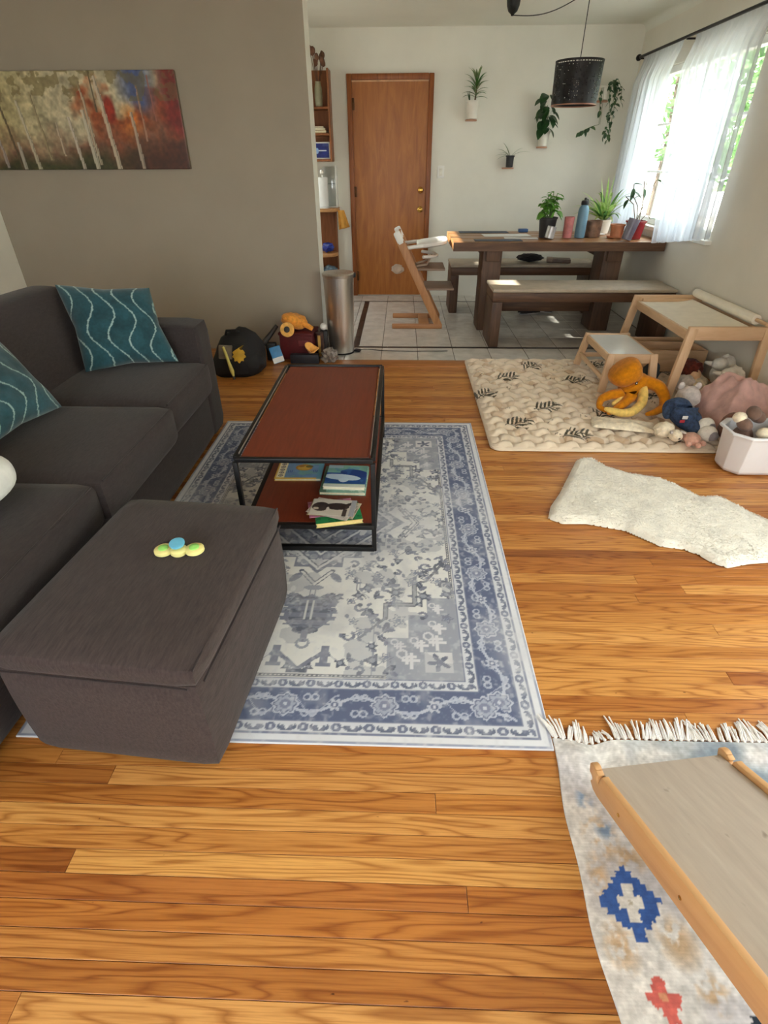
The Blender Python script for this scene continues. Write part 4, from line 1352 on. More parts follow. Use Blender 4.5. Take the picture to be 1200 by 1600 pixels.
# high chair ------------------------------------------------------------------------
M['beech'] = wood('oiled_beech', [(.2, (158, 106, 66)), (.5, (180, 128, 84)), (.8, (196, 144, 100))], 2, .45, 8, 7, .04)
M['beech_x'] = wood('oiled_beech_flat', [(.2, (150, 98, 60)), (.5, (172, 120, 78)), (.8, (190, 138, 94))], 0, .45, 8, 7, .04)
M['grey_wood'] = wood('greyed_beech', [(.2, (124, 100, 84)), (.8, (150, 126, 108))], 0, .5, 8, 7, .04)
hc = thing('high_chair', 'slanted wooden high chair with white tray standing by the wooden door', 'chair', (.16, 5.52, 0))
def up_at(s):     # centre line of the slanted side: s = 0 at the floor, 1 at the top
    return Vector((.205 - .41 * s, 0, .015 + .80 * s))
for y in (-.22, .20):
    b = MB(); b.bar(Vector((.205, y, .02)), up_at(.93) + Vector((0, y, 0)), .025, .07, .006, (1, 0, .4)); b.build('upright', M['beech'], hc)
    b = MB(); b.box(-.25, .235, y - .014, y + .014, .0, .045, .006); b.build('floor_rail', M['beech_x'], hc)
    b = MB(); b.bar(up_at(.90) + Vector((0, y, 0)), up_at(1.03) + Vector((0, y, 0)), .029, .062, .014, (1, 0, .4)); b.build('upright_cap', M['white_plastic'], hc)
b = MB(); b.bar((.06, -.205, .03), (.06, .185, .03), .10, .02, .004); b.build('cross_bar', M['beech_x'], hc)
b = MB(); b.box(.06, .33, -.20, .185, .345, .363, .005); b.build('footrest', M['grey_wood'], hc)
b = MB(); b.box(-.03, .24, -.20, .185, .515, .533, .005); b.build('seat', M['grey_wood'], hc)
for s in (.80, .95):
    p = up_at(s); b = MB(); b.box(p.x - .012, p.x + .010, -.208, .188, p.z - .05, p.z + .05, .006); b.build('back_slat', M['beech'], hc)
# tray with raised rim and two arms
b = MB()
def tray_pt(u, v):
    a = u * 2 * PI
    rx, ry = (.150, .20)
    prof = [(0, 0), (.82, 0), (.93, .012), (1.0, .024), (1.02, .018), (.98, -.004), (.85, -.014), (0, -.014)]
    i = min(6, int(v * 7 + 1e-6)); f = v * 7 - i
    r_, z = prof[i][0] * (1 - f) + prof[i + 1][0] * f, prof[i][1] * (1 - f) + prof[i + 1][1] * f
    sq = 1 / max(abs(math.cos(a)) ** 4 + abs(math.sin(a)) ** 4, 1e-6) ** .25
    return Vector((.112 + rx * r_ * sq * math.cos(a) * .92, -.01 + ry * r_ * sq * math.sin(a), .725 + z + .02 * math.cos(a) * r_))
b.grid(tray_pt, 40, 7, True); b.build('tray', M['white_plastic'], hc)
for y in (-.195, .175):
    b = MB(); b.tube([(-.17, y, .70), (-.05, y, .715), (.03, y, .72)], .016, 10); b.build('tray_arm', M['white_plastic'], hc)
b = MB(); b.tube([(.03, -.19, .63), (.14, -.12, .625), (.17, 0, .62), (.14, .11, .625), (.03, .175, .63)], .014, 10); b.build('belly_bar', M['white_plastic'], hc)
M['strap'] = mat('beige_webbing', (170, 148, 130), .8)
b = MB(); b.tube([(-.02, -.10, .54), (.07, -.13, .56), (.10, -.06, .60), (.05, 0, .57)], .010, 6); b.tube([(-.02, .08, .54), (.09, .06, .57), (.12, .01, .62)], .010, 6); b.build('harness', M['strap'], hc)
o = MB(); o.blob((0, 0, 0), (.055, .03, .04), wob=.3, fs=2.5); o.build('rolled_bib', M['strap'], hc, loc=(-.20, -.20, .53))

# trash can -----------------------------------------------------------------------
def steel():
    m, nt, p = new_mat('brushed_steel')
    v = coords(nt, (1, 1, .02))
    n = noise(nt, v, 60, 3)
    nt.links.new(ramp(nt, n, [(.3, (204, 200, 194)), (.7, (226, 222, 216))]), p.inputs['Base Color'])
    p.inputs['Metallic'].default_value = 1.0; p.inputs['Roughness'].default_value = .32
    p.inputs['Anisotropic'].default_value = .6
    return m
M['steel'] = steel()
tc = thing('trash_can', 'tall round brushed steel trash can beside the end of the grey wall', 'trash can', (-.508, 4.535, 0))
MB().lathe([(.085, .002), (.104, .004), (.106, .02), (.122, .585), (.123, .60), (.117, .60), (.10, .02), (.001, .018)], 40).build('can_body', M['steel'], tc)
MB().lathe([(.119, .598), (.128, .602), (.130, .622), (.122, .632), (.06, .642), (.001, .645)], 40).build('lid', M['steel'], tc)
MB().lathe([(.09, 0), (.108, 0), (.108, .014), (.09, .014)], 40).build('base_ring', M['black_metal'], tc)
b = MB(); b.box(.02, .075, -.155, -.10, .004, .018, .005); bmesh.ops.rotate(b.bm, verts=b.bm.verts, cent=(0, 0, 0), matrix=Matrix.Rotation(R(75), 3, 'Z')); b.build('pedal', M['black_metal'], tc)
b = MB(); b.box(.11, .138, -.03, .03, .596, .626, .005); b.build('lid_hinge', M['black_metal'], tc)

# wall shelves left of the door ------------------------------------------------------
M['shelf_w'] = wood('brown_shelf_wood', [(.2, (112, 64, 34)), (.5, (138, 84, 48)), (.8, (158, 102, 62))], 2, .45, 8, 8, .04)
M['shelf_l'] = wood('light_shelf_wood', [(.2, (176, 124, 76)), (.8, (206, 156, 104))], 0, .45, 8, 8, .04)
su = thing('wall_shelf', 'tall brown wooden wall shelf holding dried flowers and books', 'shelf', (-.99, BY, 1.36))
MB().box(-.28, .225, -.016, -.002, 0, .76, .002, 1).build('rear_board', M['shelf_w'], su)
for x in (-.28, .225):
    MB().box(x, x + .02, -.20, -.001, 0, .76, .003, 1).build('side_board', M['shelf_w'], su)
for z in (.0, .225, .44):
    MB().box(-.26, .224, -.20, -.017, z, z + .02, .003, 1).build('shelf_board', M['shelf_w'], su)
k = thing('flower_vase', 'pale vase of dried brown flowers on the top shelf', 'vase', (-.86, BY - .13, 1.8215))
MB().lathe([(.03, 0), (.034, .004), (.04, .08), (.036, .15), (.026, .19), (.028, .20), (.022, .20), (.020, .17), (.001, .165)], 22).build('vase_body', mat('pale_green_vase', (150, 146, 118), .4), k)
M['dried'] = mat('dried_flower_brown', (104, 72, 54), .9, var=.25)
for i in range(9):
    a = i * 2.4; d = Vector((math.cos(a) * .06, math.sin(a) * .04, .16 + .12 * rp.random()))
    MB().tube([(0, 0, .16), d * .5 + Vector((0, 0, .14)), d + Vector((0, 0, .16))], .003, 5).build('dry_stem', M['dried'], k)
    MB().blob((0, 0, 0), (.022, .022, .034), wob=.5, fs=3, seed=i, n=2).build('dry_flower', M['dried'], k, loc=d + Vector((0, 0, .17)))
M['book_w'] = mat('white_book_cover', (210, 204, 192), .5); M['book_o'] = mat('ochre_book_cover', (196, 142, 66), .5); M['book_r'] = mat('pink_grey_book_cover', (186, 160, 150), .5)
for i, (x, w, h, z, m, lab) in enumerate(((-.87, .15, .022, 0, 'book_o', 'ochre book at the bottom of the small pile on the middle shelf'), (-.88, .14, .018, .023, 'book_w', 'white book in the middle of the small pile on the shelf'), (-.89, .12, .014, .042, 'book_r', 'greyish pink book on top of the small pile'))):
    k = thing('stacked_book', lab, 'book', (x, BY - .11, 1.6065 + z), R(4 * i - 3), 'books on the wall shelf')
    MB().box(-w / 2, w / 2, -.07, .07, .002, h - .002).build('pages', M['pages'], k)
    MB().box(-w / 2, w / 2 + .002, -.072, .072, h - .0025, h, .0008, 1).build('cover', M[m], k)
    MB().box(-w / 2, w / 2 + .002, -.072, .072, 0, .0025, .0008, 1).build('cover', M[m], k)
k = thing('upright_book', 'thin white booklet standing on the middle wall shelf', 'book', (-1.01, BY - .11, 1.606))
MB().box(-.014, .014, -.065, .065, .001, .15, .002).build('cover', M['book_w'], k); MB().box(-.010, .010, -.0655, .066, .004, .151).build('pages', M['pages'], k)
# framed picture: flat night scene
k = thing('photo_frame', 'white framed deep blue night picture standing on the lowest wall shelf', 'picture frame', (-.855, BY - .14, 1.3815))
MB().box(-.085, .085, -.008, .008, 0, .15, .008).build('frame', M['white_plastic'], k)
X, Y, A = canvas(.145, .125, .003); A[:] = (32, 44, 120); A *= (.8 + .4 * vnoise(X, Y, 30, 5))[..., None]; put(A, (np.abs(Y - .062) < .004) & (X > .02) & (X < .12), (230, 236, 246)); put(A, disc(X, Y, .02, .06, .018, .026), (150, 184, 232)); put(A, (Y > .10) & (X > .08), (80, 96, 160), .6)
o = col_mesh('picture', np.stack([X - .0725, np.full_like(X, -.0095), Y + .0125], -1), A, M['cover'], k)

lo = thing('lower_shelf', 'brown wooden shelf stand with rounded light shelf beside the door', 'shelf', (-.99, BY, 0))
MB().box(-.28, .245, -.016, -.002, .004, .93, .002, 1).build('rear_board', M['shelf_w'], lo)
MB().box(.226, .245, -.06, -.017, .004, .925, .003, 1).build('side_board', M['shelf_w'], lo)
def rounded_shelf(z, d, nm, w=.245, t=.035):
    pts = [(-.28, -.017), (-.28, -d)] + [(w - .16 + .16 * math.sin(q * PI / 16), -d + .16 * (1 - math.cos(q * PI / 16))) for q in range(9)] + [(w, -.017)]
    MB().prism(pts, z, z + t, r=.004).build(nm, M['shelf_l'], lo)
rounded_shelf(.90, .26, 'shelf_board', .285)
rounded_shelf(.45, .24, 'shelf_board')
rounded_shelf(.18, .24, 'shelf_board')
pt = thing('paper_towel_roll', 'white roll of paper towel upright on the rounded shelf', 'paper towel', (-.865, BY - .20, .9365))
MB().lathe([(.022, .012), (.058, .012), (.058, .285), (.022, .285), (.022, .012)], 30, close=False).build('roll', M['paper'], pt)
MB().lathe([(.001, 0), (.07, 0), (.07, .010), (.001, .011)], 26).build('holder_base', M['steel'], pt)
MB().lathe([(.008, .010), (.008, .31), (.022, .318), (.024, .335), (.016, .352), (.001, .356)], 18).build('holder_knob', M['steel'], pt)
def clear_material():
    m = bpy.data.materials.new('clear_plastic'); m.use_nodes = True
    nt = m.node_tree; nt.nodes.clear()
    o = nt.nodes.new('ShaderNodeOutputMaterial'); mx = nt.nodes.new('ShaderNodeMixShader'); t = nt.nodes.new('ShaderNodeBsdfTransparent'); g = nt.nodes.new('ShaderNodeBsdfGlossy')
    t.inputs[0].default_value = (.86, .88, .88, 1); g.inputs['Roughness'].default_value = .08; mx.inputs[0].default_value = .12
    nt.links.new(t.outputs[0], mx.inputs[1]); nt.links.new(g.outputs[0], mx.inputs[2]); nt.links.new(mx.outputs[0], o.inputs[0])
    return m
M['clear'] = clear_material()
k = thing('clear_dispenser', 'clear plastic dispenser with white upright edge behind the paper towel', 'dispenser', (-.78, BY - .075, .9365))
MB().box(-.09, .045, -.05, .05, .01, .38, .01).build('clear_body', M['clear'], k)
MB().box(.045, .062, -.05, .05, 0, .39, .004).build('upright_edge', M['white_plastic'], k)
MB().box(-.10, .062, -.055, .055, 0, .012, .003).build('base', M['white_plastic'], k)
MB().box(-.09, .045, -.051, .051, .22, .226).build('divider', M['clear'], k)
o = MB(); o.blob((0, 0, .024), (.045, .03, .024), wob=.4, fs=3); o = o.build('sponge_cloth', mat('teal_print_cloth', (118, 168, 160), .8, var=.3, scale=60), loc=(-.955, BY - .14, .9415)); tag(o, 'teal patterned cloth at the foot of the paper towel', 'cloth')
# mustard cloth hanging from the shelf edge
M['mustard_cloth'] = mat('mustard_tea_towel', (206, 150, 66), .9, var=.1, bmp=.2, bscale=120)
k = thing('hanging_towel', 'mustard tea towel hanging from the edge of the rounded shelf', 'towel', (-.69, BY - .17, .93))
b = MB(); b.grid(lambda u, v: ((u - .5) * .10 * (.7 + .5 * v) + .01 + .03 * v, .018 * math.sin(u * 9) * (.3 + v) - .01, -.015 - .19 * v + .025 * u * v), 14, 10); tw = b.build('cloth', M['mustard_cloth'], k)
md = tw.modifiers.new('thickness', 'SOLIDIFY'); md.thickness = .004
MB().tube([(-.005, 0, .0), (.01, 0, .012), (.022, 0, .0), (.012, 0, -.02)], .004, 6).build('hook', M['steel'], k)
o = MB(); o.blob((0, 0, .058), (.07, .05, .05), wob=.3, fs=2.4, seed=4); o = o.build('plastic_bag', mat('royal_blue_bag', (38, 58, 150), .35, var=.2, bmp=.4, bscale=20), loc=(-.85, BY - .15, .486)); tag(o, 'crumpled royal blue bag on the shelf above the trash can', 'bag')
o = MB(); o.blob((0, 0, .075), (.085, .055, .066), wob=.25, fs=2.4, seed=8); o = o.build('fabric_bundle', mat('grey_blue_fabric', (96, 116, 132), .85, var=.25, scale=40), loc=(-.84, BY - .14, .216)); tag(o, 'grey blue fabric bundle on the low shelf behind the trash can', 'bundle')

# curtains and rod ---------------------------------------------------------------------
M['rod'] = mat('dark_bronze_rod', (34, 28, 28), .4, .5)
rod = thing('curtain_rod', 'dark metal curtain rod with ball end above the window', 'curtain rod', (2.205, 5.4, 2.165))
MB().tube([(0, -1.35, 0), (0, 1.16, 0)], .011, 12).build('rod', M['rod'], rod)
for y in (1.19, -1.38):
    MB().blob((0, 0, 0), (.026, .03, .026)).build('finial', M['rod'], rod, loc=(0, y, 0))
for y in (1.142, .17, -1.25):
    b = MB(); b.box(.0, .093, y - .008, y + .008, -.018, -.006, .002); b.box(.082, .093, y - .02, y + .02, -.04, .04, .003); b.build('bracket', M['rod'], rod)
def sheer_material():
    m = bpy.data.materials.new('sheer_voile'); m.use_nodes = True
    nt = m.node_tree; nt.nodes.clear()
    o = nt.nodes.new('ShaderNodeOutputMaterial')
    t = nt.nodes.new('ShaderNodeBsdfTransparent'); d = nt.nodes.new('ShaderNodeBsdfDiffuse'); tl = nt.nodes.new('ShaderNodeBsdfTranslucent')
    d.inputs[0].default_value = (.80, .84, .90, 1); tl.inputs[0].default_value = (.80, .86, .94, 1)
    m1 = nt.nodes.new('ShaderNodeMixShader'); m1.inputs[0].default_value = .55
    m2 = nt.nodes.new('ShaderNodeMixShader')
    lw = nt.nodes.new('ShaderNodeLayerWeight'); lw.inputs[0].default_value = .35
    v = coords(nt)
    mr = nt.nodes.new('ShaderNodeMapRange'); mr.inputs['To Min'].default_value = .62; mr.inputs['To Max'].default_value = .95
    nt.links.new(lw.outputs['Facing'], mr.inputs['Value'])
    nt.links.new(mr.outputs[0], m2.inputs[0])
    nt.links.new(d.outputs[0], m1.inputs[1]); nt.links.new(tl.outputs[0], m1.inputs[2])
    nt.links.new(t.outputs[0], m2.inputs[1]); nt.links.new(m1.outputs[0], m2.inputs[2])
    nt.links.new(m2.outputs[0], o.inputs[0])
    return m
M['sheer'] = sheer_material()
def curtain(lab, y0, y1, b0, b1, zb0, zb1, seed, nf):
    k = thing('curtain', lab, 'curtain', (2.2, (y0 + y1) / 2, 2.165), 0, 'sheer white curtains')
    rr = random.Random(seed)
    ph = [rr.uniform(0, 6.28) for _ in range(4)]
    def fn(u, v):
        ya = y0 + (y1 - y0) * u; yb = b0 + (b1 - b0) * u
        y = ya + (yb - ya) * v ** 1.2
        zb = zb0 + (zb1 - zb0) * u
        z = 2.185 + (zb - 2.185) * v + .006 * math.sin(u * nf * 12.6) * (v > .98)
        a = (.012 + .022 * v) * (math.sin(u * nf * 2 * PI + ph[0]) + .5 * math.sin(u * nf * 4.7 * PI + ph[1] + v * 1.5) + .4 * math.sin(u * nf * 1.3 * PI + ph[2] - v * 2))
        return Vector((a * (.2 + .65 * min(1, max(0, v - .04) * 8)) + .031 - .049 * min(1, max(0, v - .045) / .11), y - (y0 + y1) / 2 + .006 * math.sin(u * 31 + v * 5) * v, z - 2.165))
    b = MB(); b.grid(fn, 150, 24); b.build('voile', M['sheer'], k, ang=180)
curtain('sheer white curtain panel hanging in the room corner behind the plants', 6.52, 5.68, 6.50, 5.72, .80, .80, 2, 7)
curtain('sheer white curtain panel drawn over the nearer half of the window', 5.46, 4.36, 5.18, 4.34, .765, .885, 5, 9)

# ================================================================== play corner
M['pine'] = wood('light_pine', [(.2, (196, 158, 120)), (.5, (211, 175, 138)), (.8, (222, 189, 153))], 1, .5, 8, 7, .04)
M['pine_x'] = wood('light_pine_cross', [(.2, (196, 158, 120)), (.5, (211, 175, 138)), (.8, (222, 189, 153))], 0, .5, 8, 7, .04)
M['pine_z'] = wood('light_pine_upright', [(.2, (196, 158, 120)), (.5, (211, 175, 138)), (.8, (222, 189, 153))], 2, .5, 8, 7, .04)

# quilted play mat ---------------------------------------------------------------
QW, QH, QT = 1.74, 1.61, .036
X, Y, A = canvas(QW, QH, .0042)
A[:] = (220, 202, 178); A *= (.95 + .1 * vnoise(X, Y, 5, 3))[..., None]
r_ = np.random.default_rng(4)
for i in range(110):       # pale brown watercolour blots
    bx, by = r_.uniform(0, QW), r_.uniform(0, QH)
    m = disc(X + .02 * (vnoise(X, Y, 18, 70 + i % 5) - .5), Y + .03 * (vnoise(X, Y, 14, 80 + i % 5) - .5), bx, by, r_.uniform(.025, .06), r_.uniform(.02, .04), r_.uniform(0, 3))
    put(A, m, (172, 138, 104), r_.uniform(.2, .55))
sprigs = [(.27, 1.16), (.20, .33), (.43, .59), (.495, 1.41), (.515, .175), (.78, .49), (.75, 1.10), (1.07, .17), (1.2, .8), (1.45, 1.3), (1.35, .35), (1.0, 1.45), (.06, .8), (1.62, .7)]
for i, (sx, sy) in enumerate(sprigs):     # dark fern sprigs
    a0 = r_.uniform(.15, .95)
    for q in range(5):
        tx, ty = sx + (q - 2.2) * .034 * math.cos(a0), sy + (q - 2.2) * .034 * math.sin(a0)
        for sgn in (1, -1):
            a = a0 + sgn * (.8)
            L = .125 * (1 - .13 * q)
            put(A, disc(X, Y, tx + L * .5 * math.cos(a), ty + L * .5 * math.sin(a), L * .52, .0075, a), (68, 62, 46), .95)
    put(A, seg(X, Y, sx - .09 * math.cos(a0), sy - .09 * math.sin(a0), sx + .09 * math.cos(a0), sy + .09 * math.sin(a0), .008), (80, 72, 54))
for i in range(40):       # tiny dashes and dots
    bx, by = r_.uniform(.03, QW), r_.uniform(.03, QH)
    for q in range(3):
        put(A, disc(X, Y, bx + q * .014, by + r_.uniform(-.02, .02), .008, .003, r_.uniform(0, 3)), (104, 92, 72))
# quilting: scalloped wavy seams
px_, py_ = .125, .085
rowi = np.floor(Y / py_ + .22 * np.sin(X * 2 * PI / px_))
fy = Y / py_ + .22 * np.sin(X * 2 * PI / px_) - rowi
fx = (X / px_ + .5 * (rowi % 2)) % 1.0
hq = np.clip(np.sin(fy * PI), 0, 1) ** .5 * (.15 + .85 * np.clip(np.sin(fx * PI), 0, 1) ** .4)
ed = np.minimum(np.minimum(X, QW - X), np.minimum(Y, QH - Y))
ef = np.clip(ed / .05, 0, 1); hq = hq * ef + .35 * (1 - ef)
Z = QT * (.22 + .78 * hq) * np.clip(ed / .012, .5, 1) ** .5
cr = .06    # rounded corners
def round_corner(X, Y):
    cx, cy = np.clip(X, cr, QW - cr), np.clip(Y, cr, QH - cr)
    dx, dy = X - cx, Y - cy
    L = np.maximum(np.sqrt(dx ** 2 + dy ** 2), 1e-9); mx_ = np.maximum(np.abs(dx), np.abs(dy))
    both = (np.abs(dx) > 0) & (np.abs(dy) > 0)
    k = np.where(both, mx_ / L, 1.0)
    return cx + dx * k, cy + dy * k
X2, Y2 = round_corner(X, Y)
M['quilt'] = col_mat('quilted_cotton_print', bmp=.1, sheen=.2)
q_ = col_mesh('play_mat', np.stack([X2, Y2, Z], -1), A, M['quilt'], back=(0, 0, -.012))
q_.location = (.515, 2.685, .004); tag(q_, 'cream quilted play mat printed with brown blots and dark fern sprigs', 'mat')
ZM = .004 + QT      # top of the mat

# children's table with paper roll -------------------------------------------------
PTX, PTY = 2.02, 3.89
kt = thing('activity_table', 'light pine children table with white top and a paper roll at its end', 'table', (PTX, PTY, ZM))
M['lam'] = mat('white_laminate', (238, 234, 226), .3, var=.02)
ht_ = .455
x0, x1, y0, y1 = -.205, .262, -.47, .46
for x in (x0, x1):
    MB().box(x - .012, x + .012, y0 + .03, y1 - .03, ht_ - .085, ht_ - .030, .005).build('side_rail', M['pine'], kt)
for y in (y0, y1):
    MB().box(x0 - .03, x1 + .02, y - .013, y + .013, ht_ - .075, ht_ + .008, .005).build('end_rail', M['pine_x'], kt)
for x, sx in ((x0, -.055), (x1 - .006, .008)):
    for y, sy in ((y0, -.05), (y1, .05)):
        b = MB(); b.bar((x, y, ht_ - .0), (x + sx, y + sy * .6, .001), .056, .032, .006, (0, 1, 0)); b.build('leg', M['pine_z'], kt)
MB().box(x0 + .014, x1 - .014, y0 + .015, y1 - .015, ht_ - .052, ht_ - .040, .002, 1).build('tabletop', M['lam'], kt)
M['roll_paper'] = mat('cream_drawing_paper', (240, 232, 216), .8, var=.02)
MB().tube([(x1 - .04, y0 + .10, ht_ + .026), (x1 - .04, y1 - .01, ht_ + .026)], .030, 20).build('paper_roll', M['roll_paper'], kt)
MB().tube([(x1 - .04, y0 - .02, ht_ + .026), (x1 - .04, y1 + .02, ht_ + .026)], .011, 12).build('roll_rod', M['pine'], kt)
b = MB(); b.grid(lambda u, v: (x1 - .04 - .028 - .40 * u, y0 + .11 + (y1 - y0 - .14) * v + .01 * math.sin(u * 4), ht_ - .036 + .012 * max(0, u - .86) * 4 * math.sin(v * 14) ** 2 + .02 * (1 - u) ** 6), 16, 18)
pp_ = b.build('drawing_sheet', M['roll_paper'], kt)
MB().box(x0 + .03, x1 - .05, y1 - .035, y1 - .015, ht_ - .036, ht_ - .012, .004).build('pencil_tray', M['pine_x'], kt)
for x in (x1 - .03,):
    MB().box(x0 - .01, x1 + .0, y1 - .012, y1 + .01, .10, .145, .004).build('stretcher', M['pine_x'], kt)

# stool -------------------------------------------------------------------------------
st = thing('play_stool', 'light pine children stool with shiny white seat beside the play table', 'stool', (1.525, 3.80, ZM + .003))
hs = .245
for x, sx in ((-.125, -.035), (.15, .025)):
    for y, sy in ((-.255, -.05), (.255, .05)):
        b = MB(); b.bar((x, y, hs + .005), (x + sx, y + sy, .0015), .050, .030, .005, (0, 1, 0)); b.build('leg', M['pine_z'], st)
for y in (-.255, .255):
    MB().box(-.135, .16, y - .011, y + .011, hs - .055, hs + .004, .004).build('seat_rail', M['pine_x'], st)
for x in (-.135, .16):
    MB().box(x - .009, x + .009, -.24, .24, hs - .05, hs - .004, .004).build('side_rail', M['pine'], st)
MB().box(-.128, .152, -.245, .245, hs - .012, hs - .003, .002, 1).build('seat', mat('glossy_white_seat', (226, 230, 230), .12, var=.01), st)
for x in (-.145,):
    b = MB(); b.bar((x - .012, -.275, .09), (x - .012, .275, .09), .018, .03, .004); b.build('foot_bar', M['pine'], st)
b = MB(); b.bar((-.15, .275, .085), (.165, .275, .085), .018, .03, .004); b.build('foot_bar', M['pine_x'], st)

# octopus plush -------------------------------------------------------------------------
def plush(name, c, var=.10, c_sheen=.15, scale=40):
    return mat(name, c, .95, var=var, scale=scale, bmp=.35, bscale=160, sheen=c_sheen, spec=.15, bdist=.004)
M['mustard'] = plush('mustard_corduroy', (192, 118, 10))
M['mustard_l'] = plush('pale_yellow_plush', (226, 190, 104))
oc = thing('octopus_plush', 'mustard yellow octopus plush slumped against the stool leg on the mat', 'plush toy', (1.44, 3.26, ZM))
def skin(name, chains, m, parent, sub=2):
    """Soft body grown from chains of (point, radius); chains share their first point with the body."""
    me = bpy.data.meshes.new(name); verts, edges, rad = [], [], []
    for ch in chains:
        for i, (p, r) in enumerate(ch):
            hit = next((k for k, v in enumerate(verts) if (Vector(v) - Vector(p)).length < 1e-5), None)
            if hit is None:
                verts.append(tuple(p)); rad.append(r); hit = len(verts) - 1
            if i:
                edges.append((prev, hit))
            prev = hit
    me.from_pydata(verts, edges, [])
    o = bpy.data.objects.new(name, me); C.objects.link(o)
    if parent is not None:
        o.parent = parent
    md = o.modifiers.new('skin', 'SKIN')
    for i, r in enumerate(rad):
        sv = me.skin_vertices[0].data[i]; sv.radius = (r, r) if not isinstance(r, tuple) else r
        sv.use_root = (i == 0)
    md.use_smooth_shade = True
    s2 = o.modifiers.new('soft', 'SUBSURF'); s2.levels = sub; s2.render_levels = sub
    # freeze to plain geometry
    dg = bpy.context.evaluated_depsgraph_get(); dg.update()
    new = bpy.data.meshes.new_from_object(o.evaluated_get(dg))
    o.modifiers.clear(); o.data = new; new.name = name
    new.materials.clear(); new.materials.append(m)
    for f in new.polygons:
        f.use_smooth = True
    return o
B0 = (.03, .02, .135)
skin('body', [[((-.085, .02, .275), .098), ((-.04, .02, .225), .118), ((.005, .01, .165), .085), (B0, .060)],
              [(B0, .060), ((.10, .0, .165), .046), ((.175, -.02, .15), .042), ((.215, -.06, .09), .036), ((.195, -.12, .045), .030), ((.12, -.17, .032), .022), ((.06, -.19, .028), .012)],
              [(B0, .060), ((-.04, -.03, .10), .038), ((-.12, -.05, .10), .032), ((-.18, -.06, .075), .026), ((-.20, -.11, .04), .020), ((-.15, -.16, .03), .012)],
              [(B0, .060), ((.0, -.06, .085), .036), ((-.06, -.11, .055), .030), ((-.12, -.15, .035), .022), ((-.17, -.19, .030), .012)],
              [(B0, .060), ((.09, .05, .12), .038), ((.17, .10, .11), .032), ((.24, .13, .09), .026), ((.28, .12, .075), .014)]], M['mustard'], oc)
skin('pale_arm', [[((.07, -.01, .155), .030), ((.075, -.06, .115), .032), ((.055, -.12, .065), .032), ((-.02, -.185, .040), .030), ((-.09, -.205, .040), .026), ((-.16, -.185, .052), .020), ((-.19, -.17, .058), .010)]], M['mustard_l'], oc)
skin('pale_arm', [[((-.02, -.02, .10), .018), ((-.07, -.075, .070), .018), ((-.12, -.10, .055), .014)]], M['mustard_l'], oc)
b = MB(); b.blob((.005, -.082, .185), (.009, .006, .010)); b.build('eye', mat('embroidered_eye', (72, 40, 20), .5), oc)
b = MB(); b.blob((.005, -.087, .187), (.003, .002, .003)); b.build('eye_glint', M['white_plastic'], oc)

# soft toys and clothes on the floor ------------------------------------------------------
M['cream_pl'] = plush('cream_plush', (222, 208, 182)); M['pink_pl'] = plush('pink_plush', (214, 168, 150)); M['grey_pl'] = plush('pale_grey_plush', (192, 182, 176))
M['brown_pl'] = plush('taupe_plush', (112, 88, 76)); M['choc_pl'] = plush('brown_plush', (120, 82, 66)); M['blush'] = mat('blush_knit', (196, 156, 148), .95, var=.07, scale=20, bmp=.3, bscale=90, sheen=.3)
M['denim'] = mat('dark_denim', (46, 62, 88), .9, var=.3, scale=60, bmp=.3, bscale=220); M['white_pl'] = plush('white_plush', (226, 220, 210), .05)
M['sole'] = plush('grey_sole', (142, 136, 138)); M['hair'] = plush('red_brown_hair', (84, 36, 26), .3); M['skin_doll'] = mat('doll_skin_cloth', (222, 180, 140), .8)
M['dark_nose'] = mat('dark_nose', (34, 26, 26), .5)
def lump(b, c, r, rot=(0, 0, 0), wob=.12, fs=2.2, seed=0, n=3):
    from mathutils import Euler
    b.blob(c, r, Euler([R(a) for a in rot]).to_matrix().to_4x4(), n, wob, fs, seed); return b

# cream blanket folded under the octopus
def cloth_heap(nx, ny, sx, sy, h, folds, seed, lift=.004, thick=.008):
    from mathutils import noise as mn
    b = MB()
    def fn(u, v):
        e = min(u, 1 - u, v, 1 - v)
        n1 = mn.noise(Vector((u * folds + seed, v * folds * .6, seed))); n2 = mn.noise(Vector((u * folds * 2.7, v * folds * 2.3 + seed, 3.3)))
        z = lift + h * (min(1, e * 3.2)) ** .5 * (.76 + .22 * n1 + .11 * n2)
        w = .12 * mn.noise(Vector((u * 3 + seed, v * 3, 7)))
        return Vector(((u - .5 + w * (v - .5)) * sx, (v - .5 + w * .8 * (u - .5)) * sy, max(lift, z)))
    b.grid(fn, nx, ny)
    return b
o = cloth_heap(40, 24, .36, .15, .035, 4, 2.0).build('folded_blanket', M['cream_pl'], loc=(1.33, 2.955, ZM + .003)); o.rotation_euler.z = R(-14); tag(o, 'cream cloth crumpled flat on the mat below the octopus arms', 'cloth')
o = cloth_heap(64, 56, .42, .40, .30, 4, 5.5).build('blush_cardigan', M['blush'], loc=(2.02, 3.06, ZM + .003)); o.rotation_euler.z = R(6); tag(o, 'blush pink knitted garment heaped on the toys under the play table', 'garment')

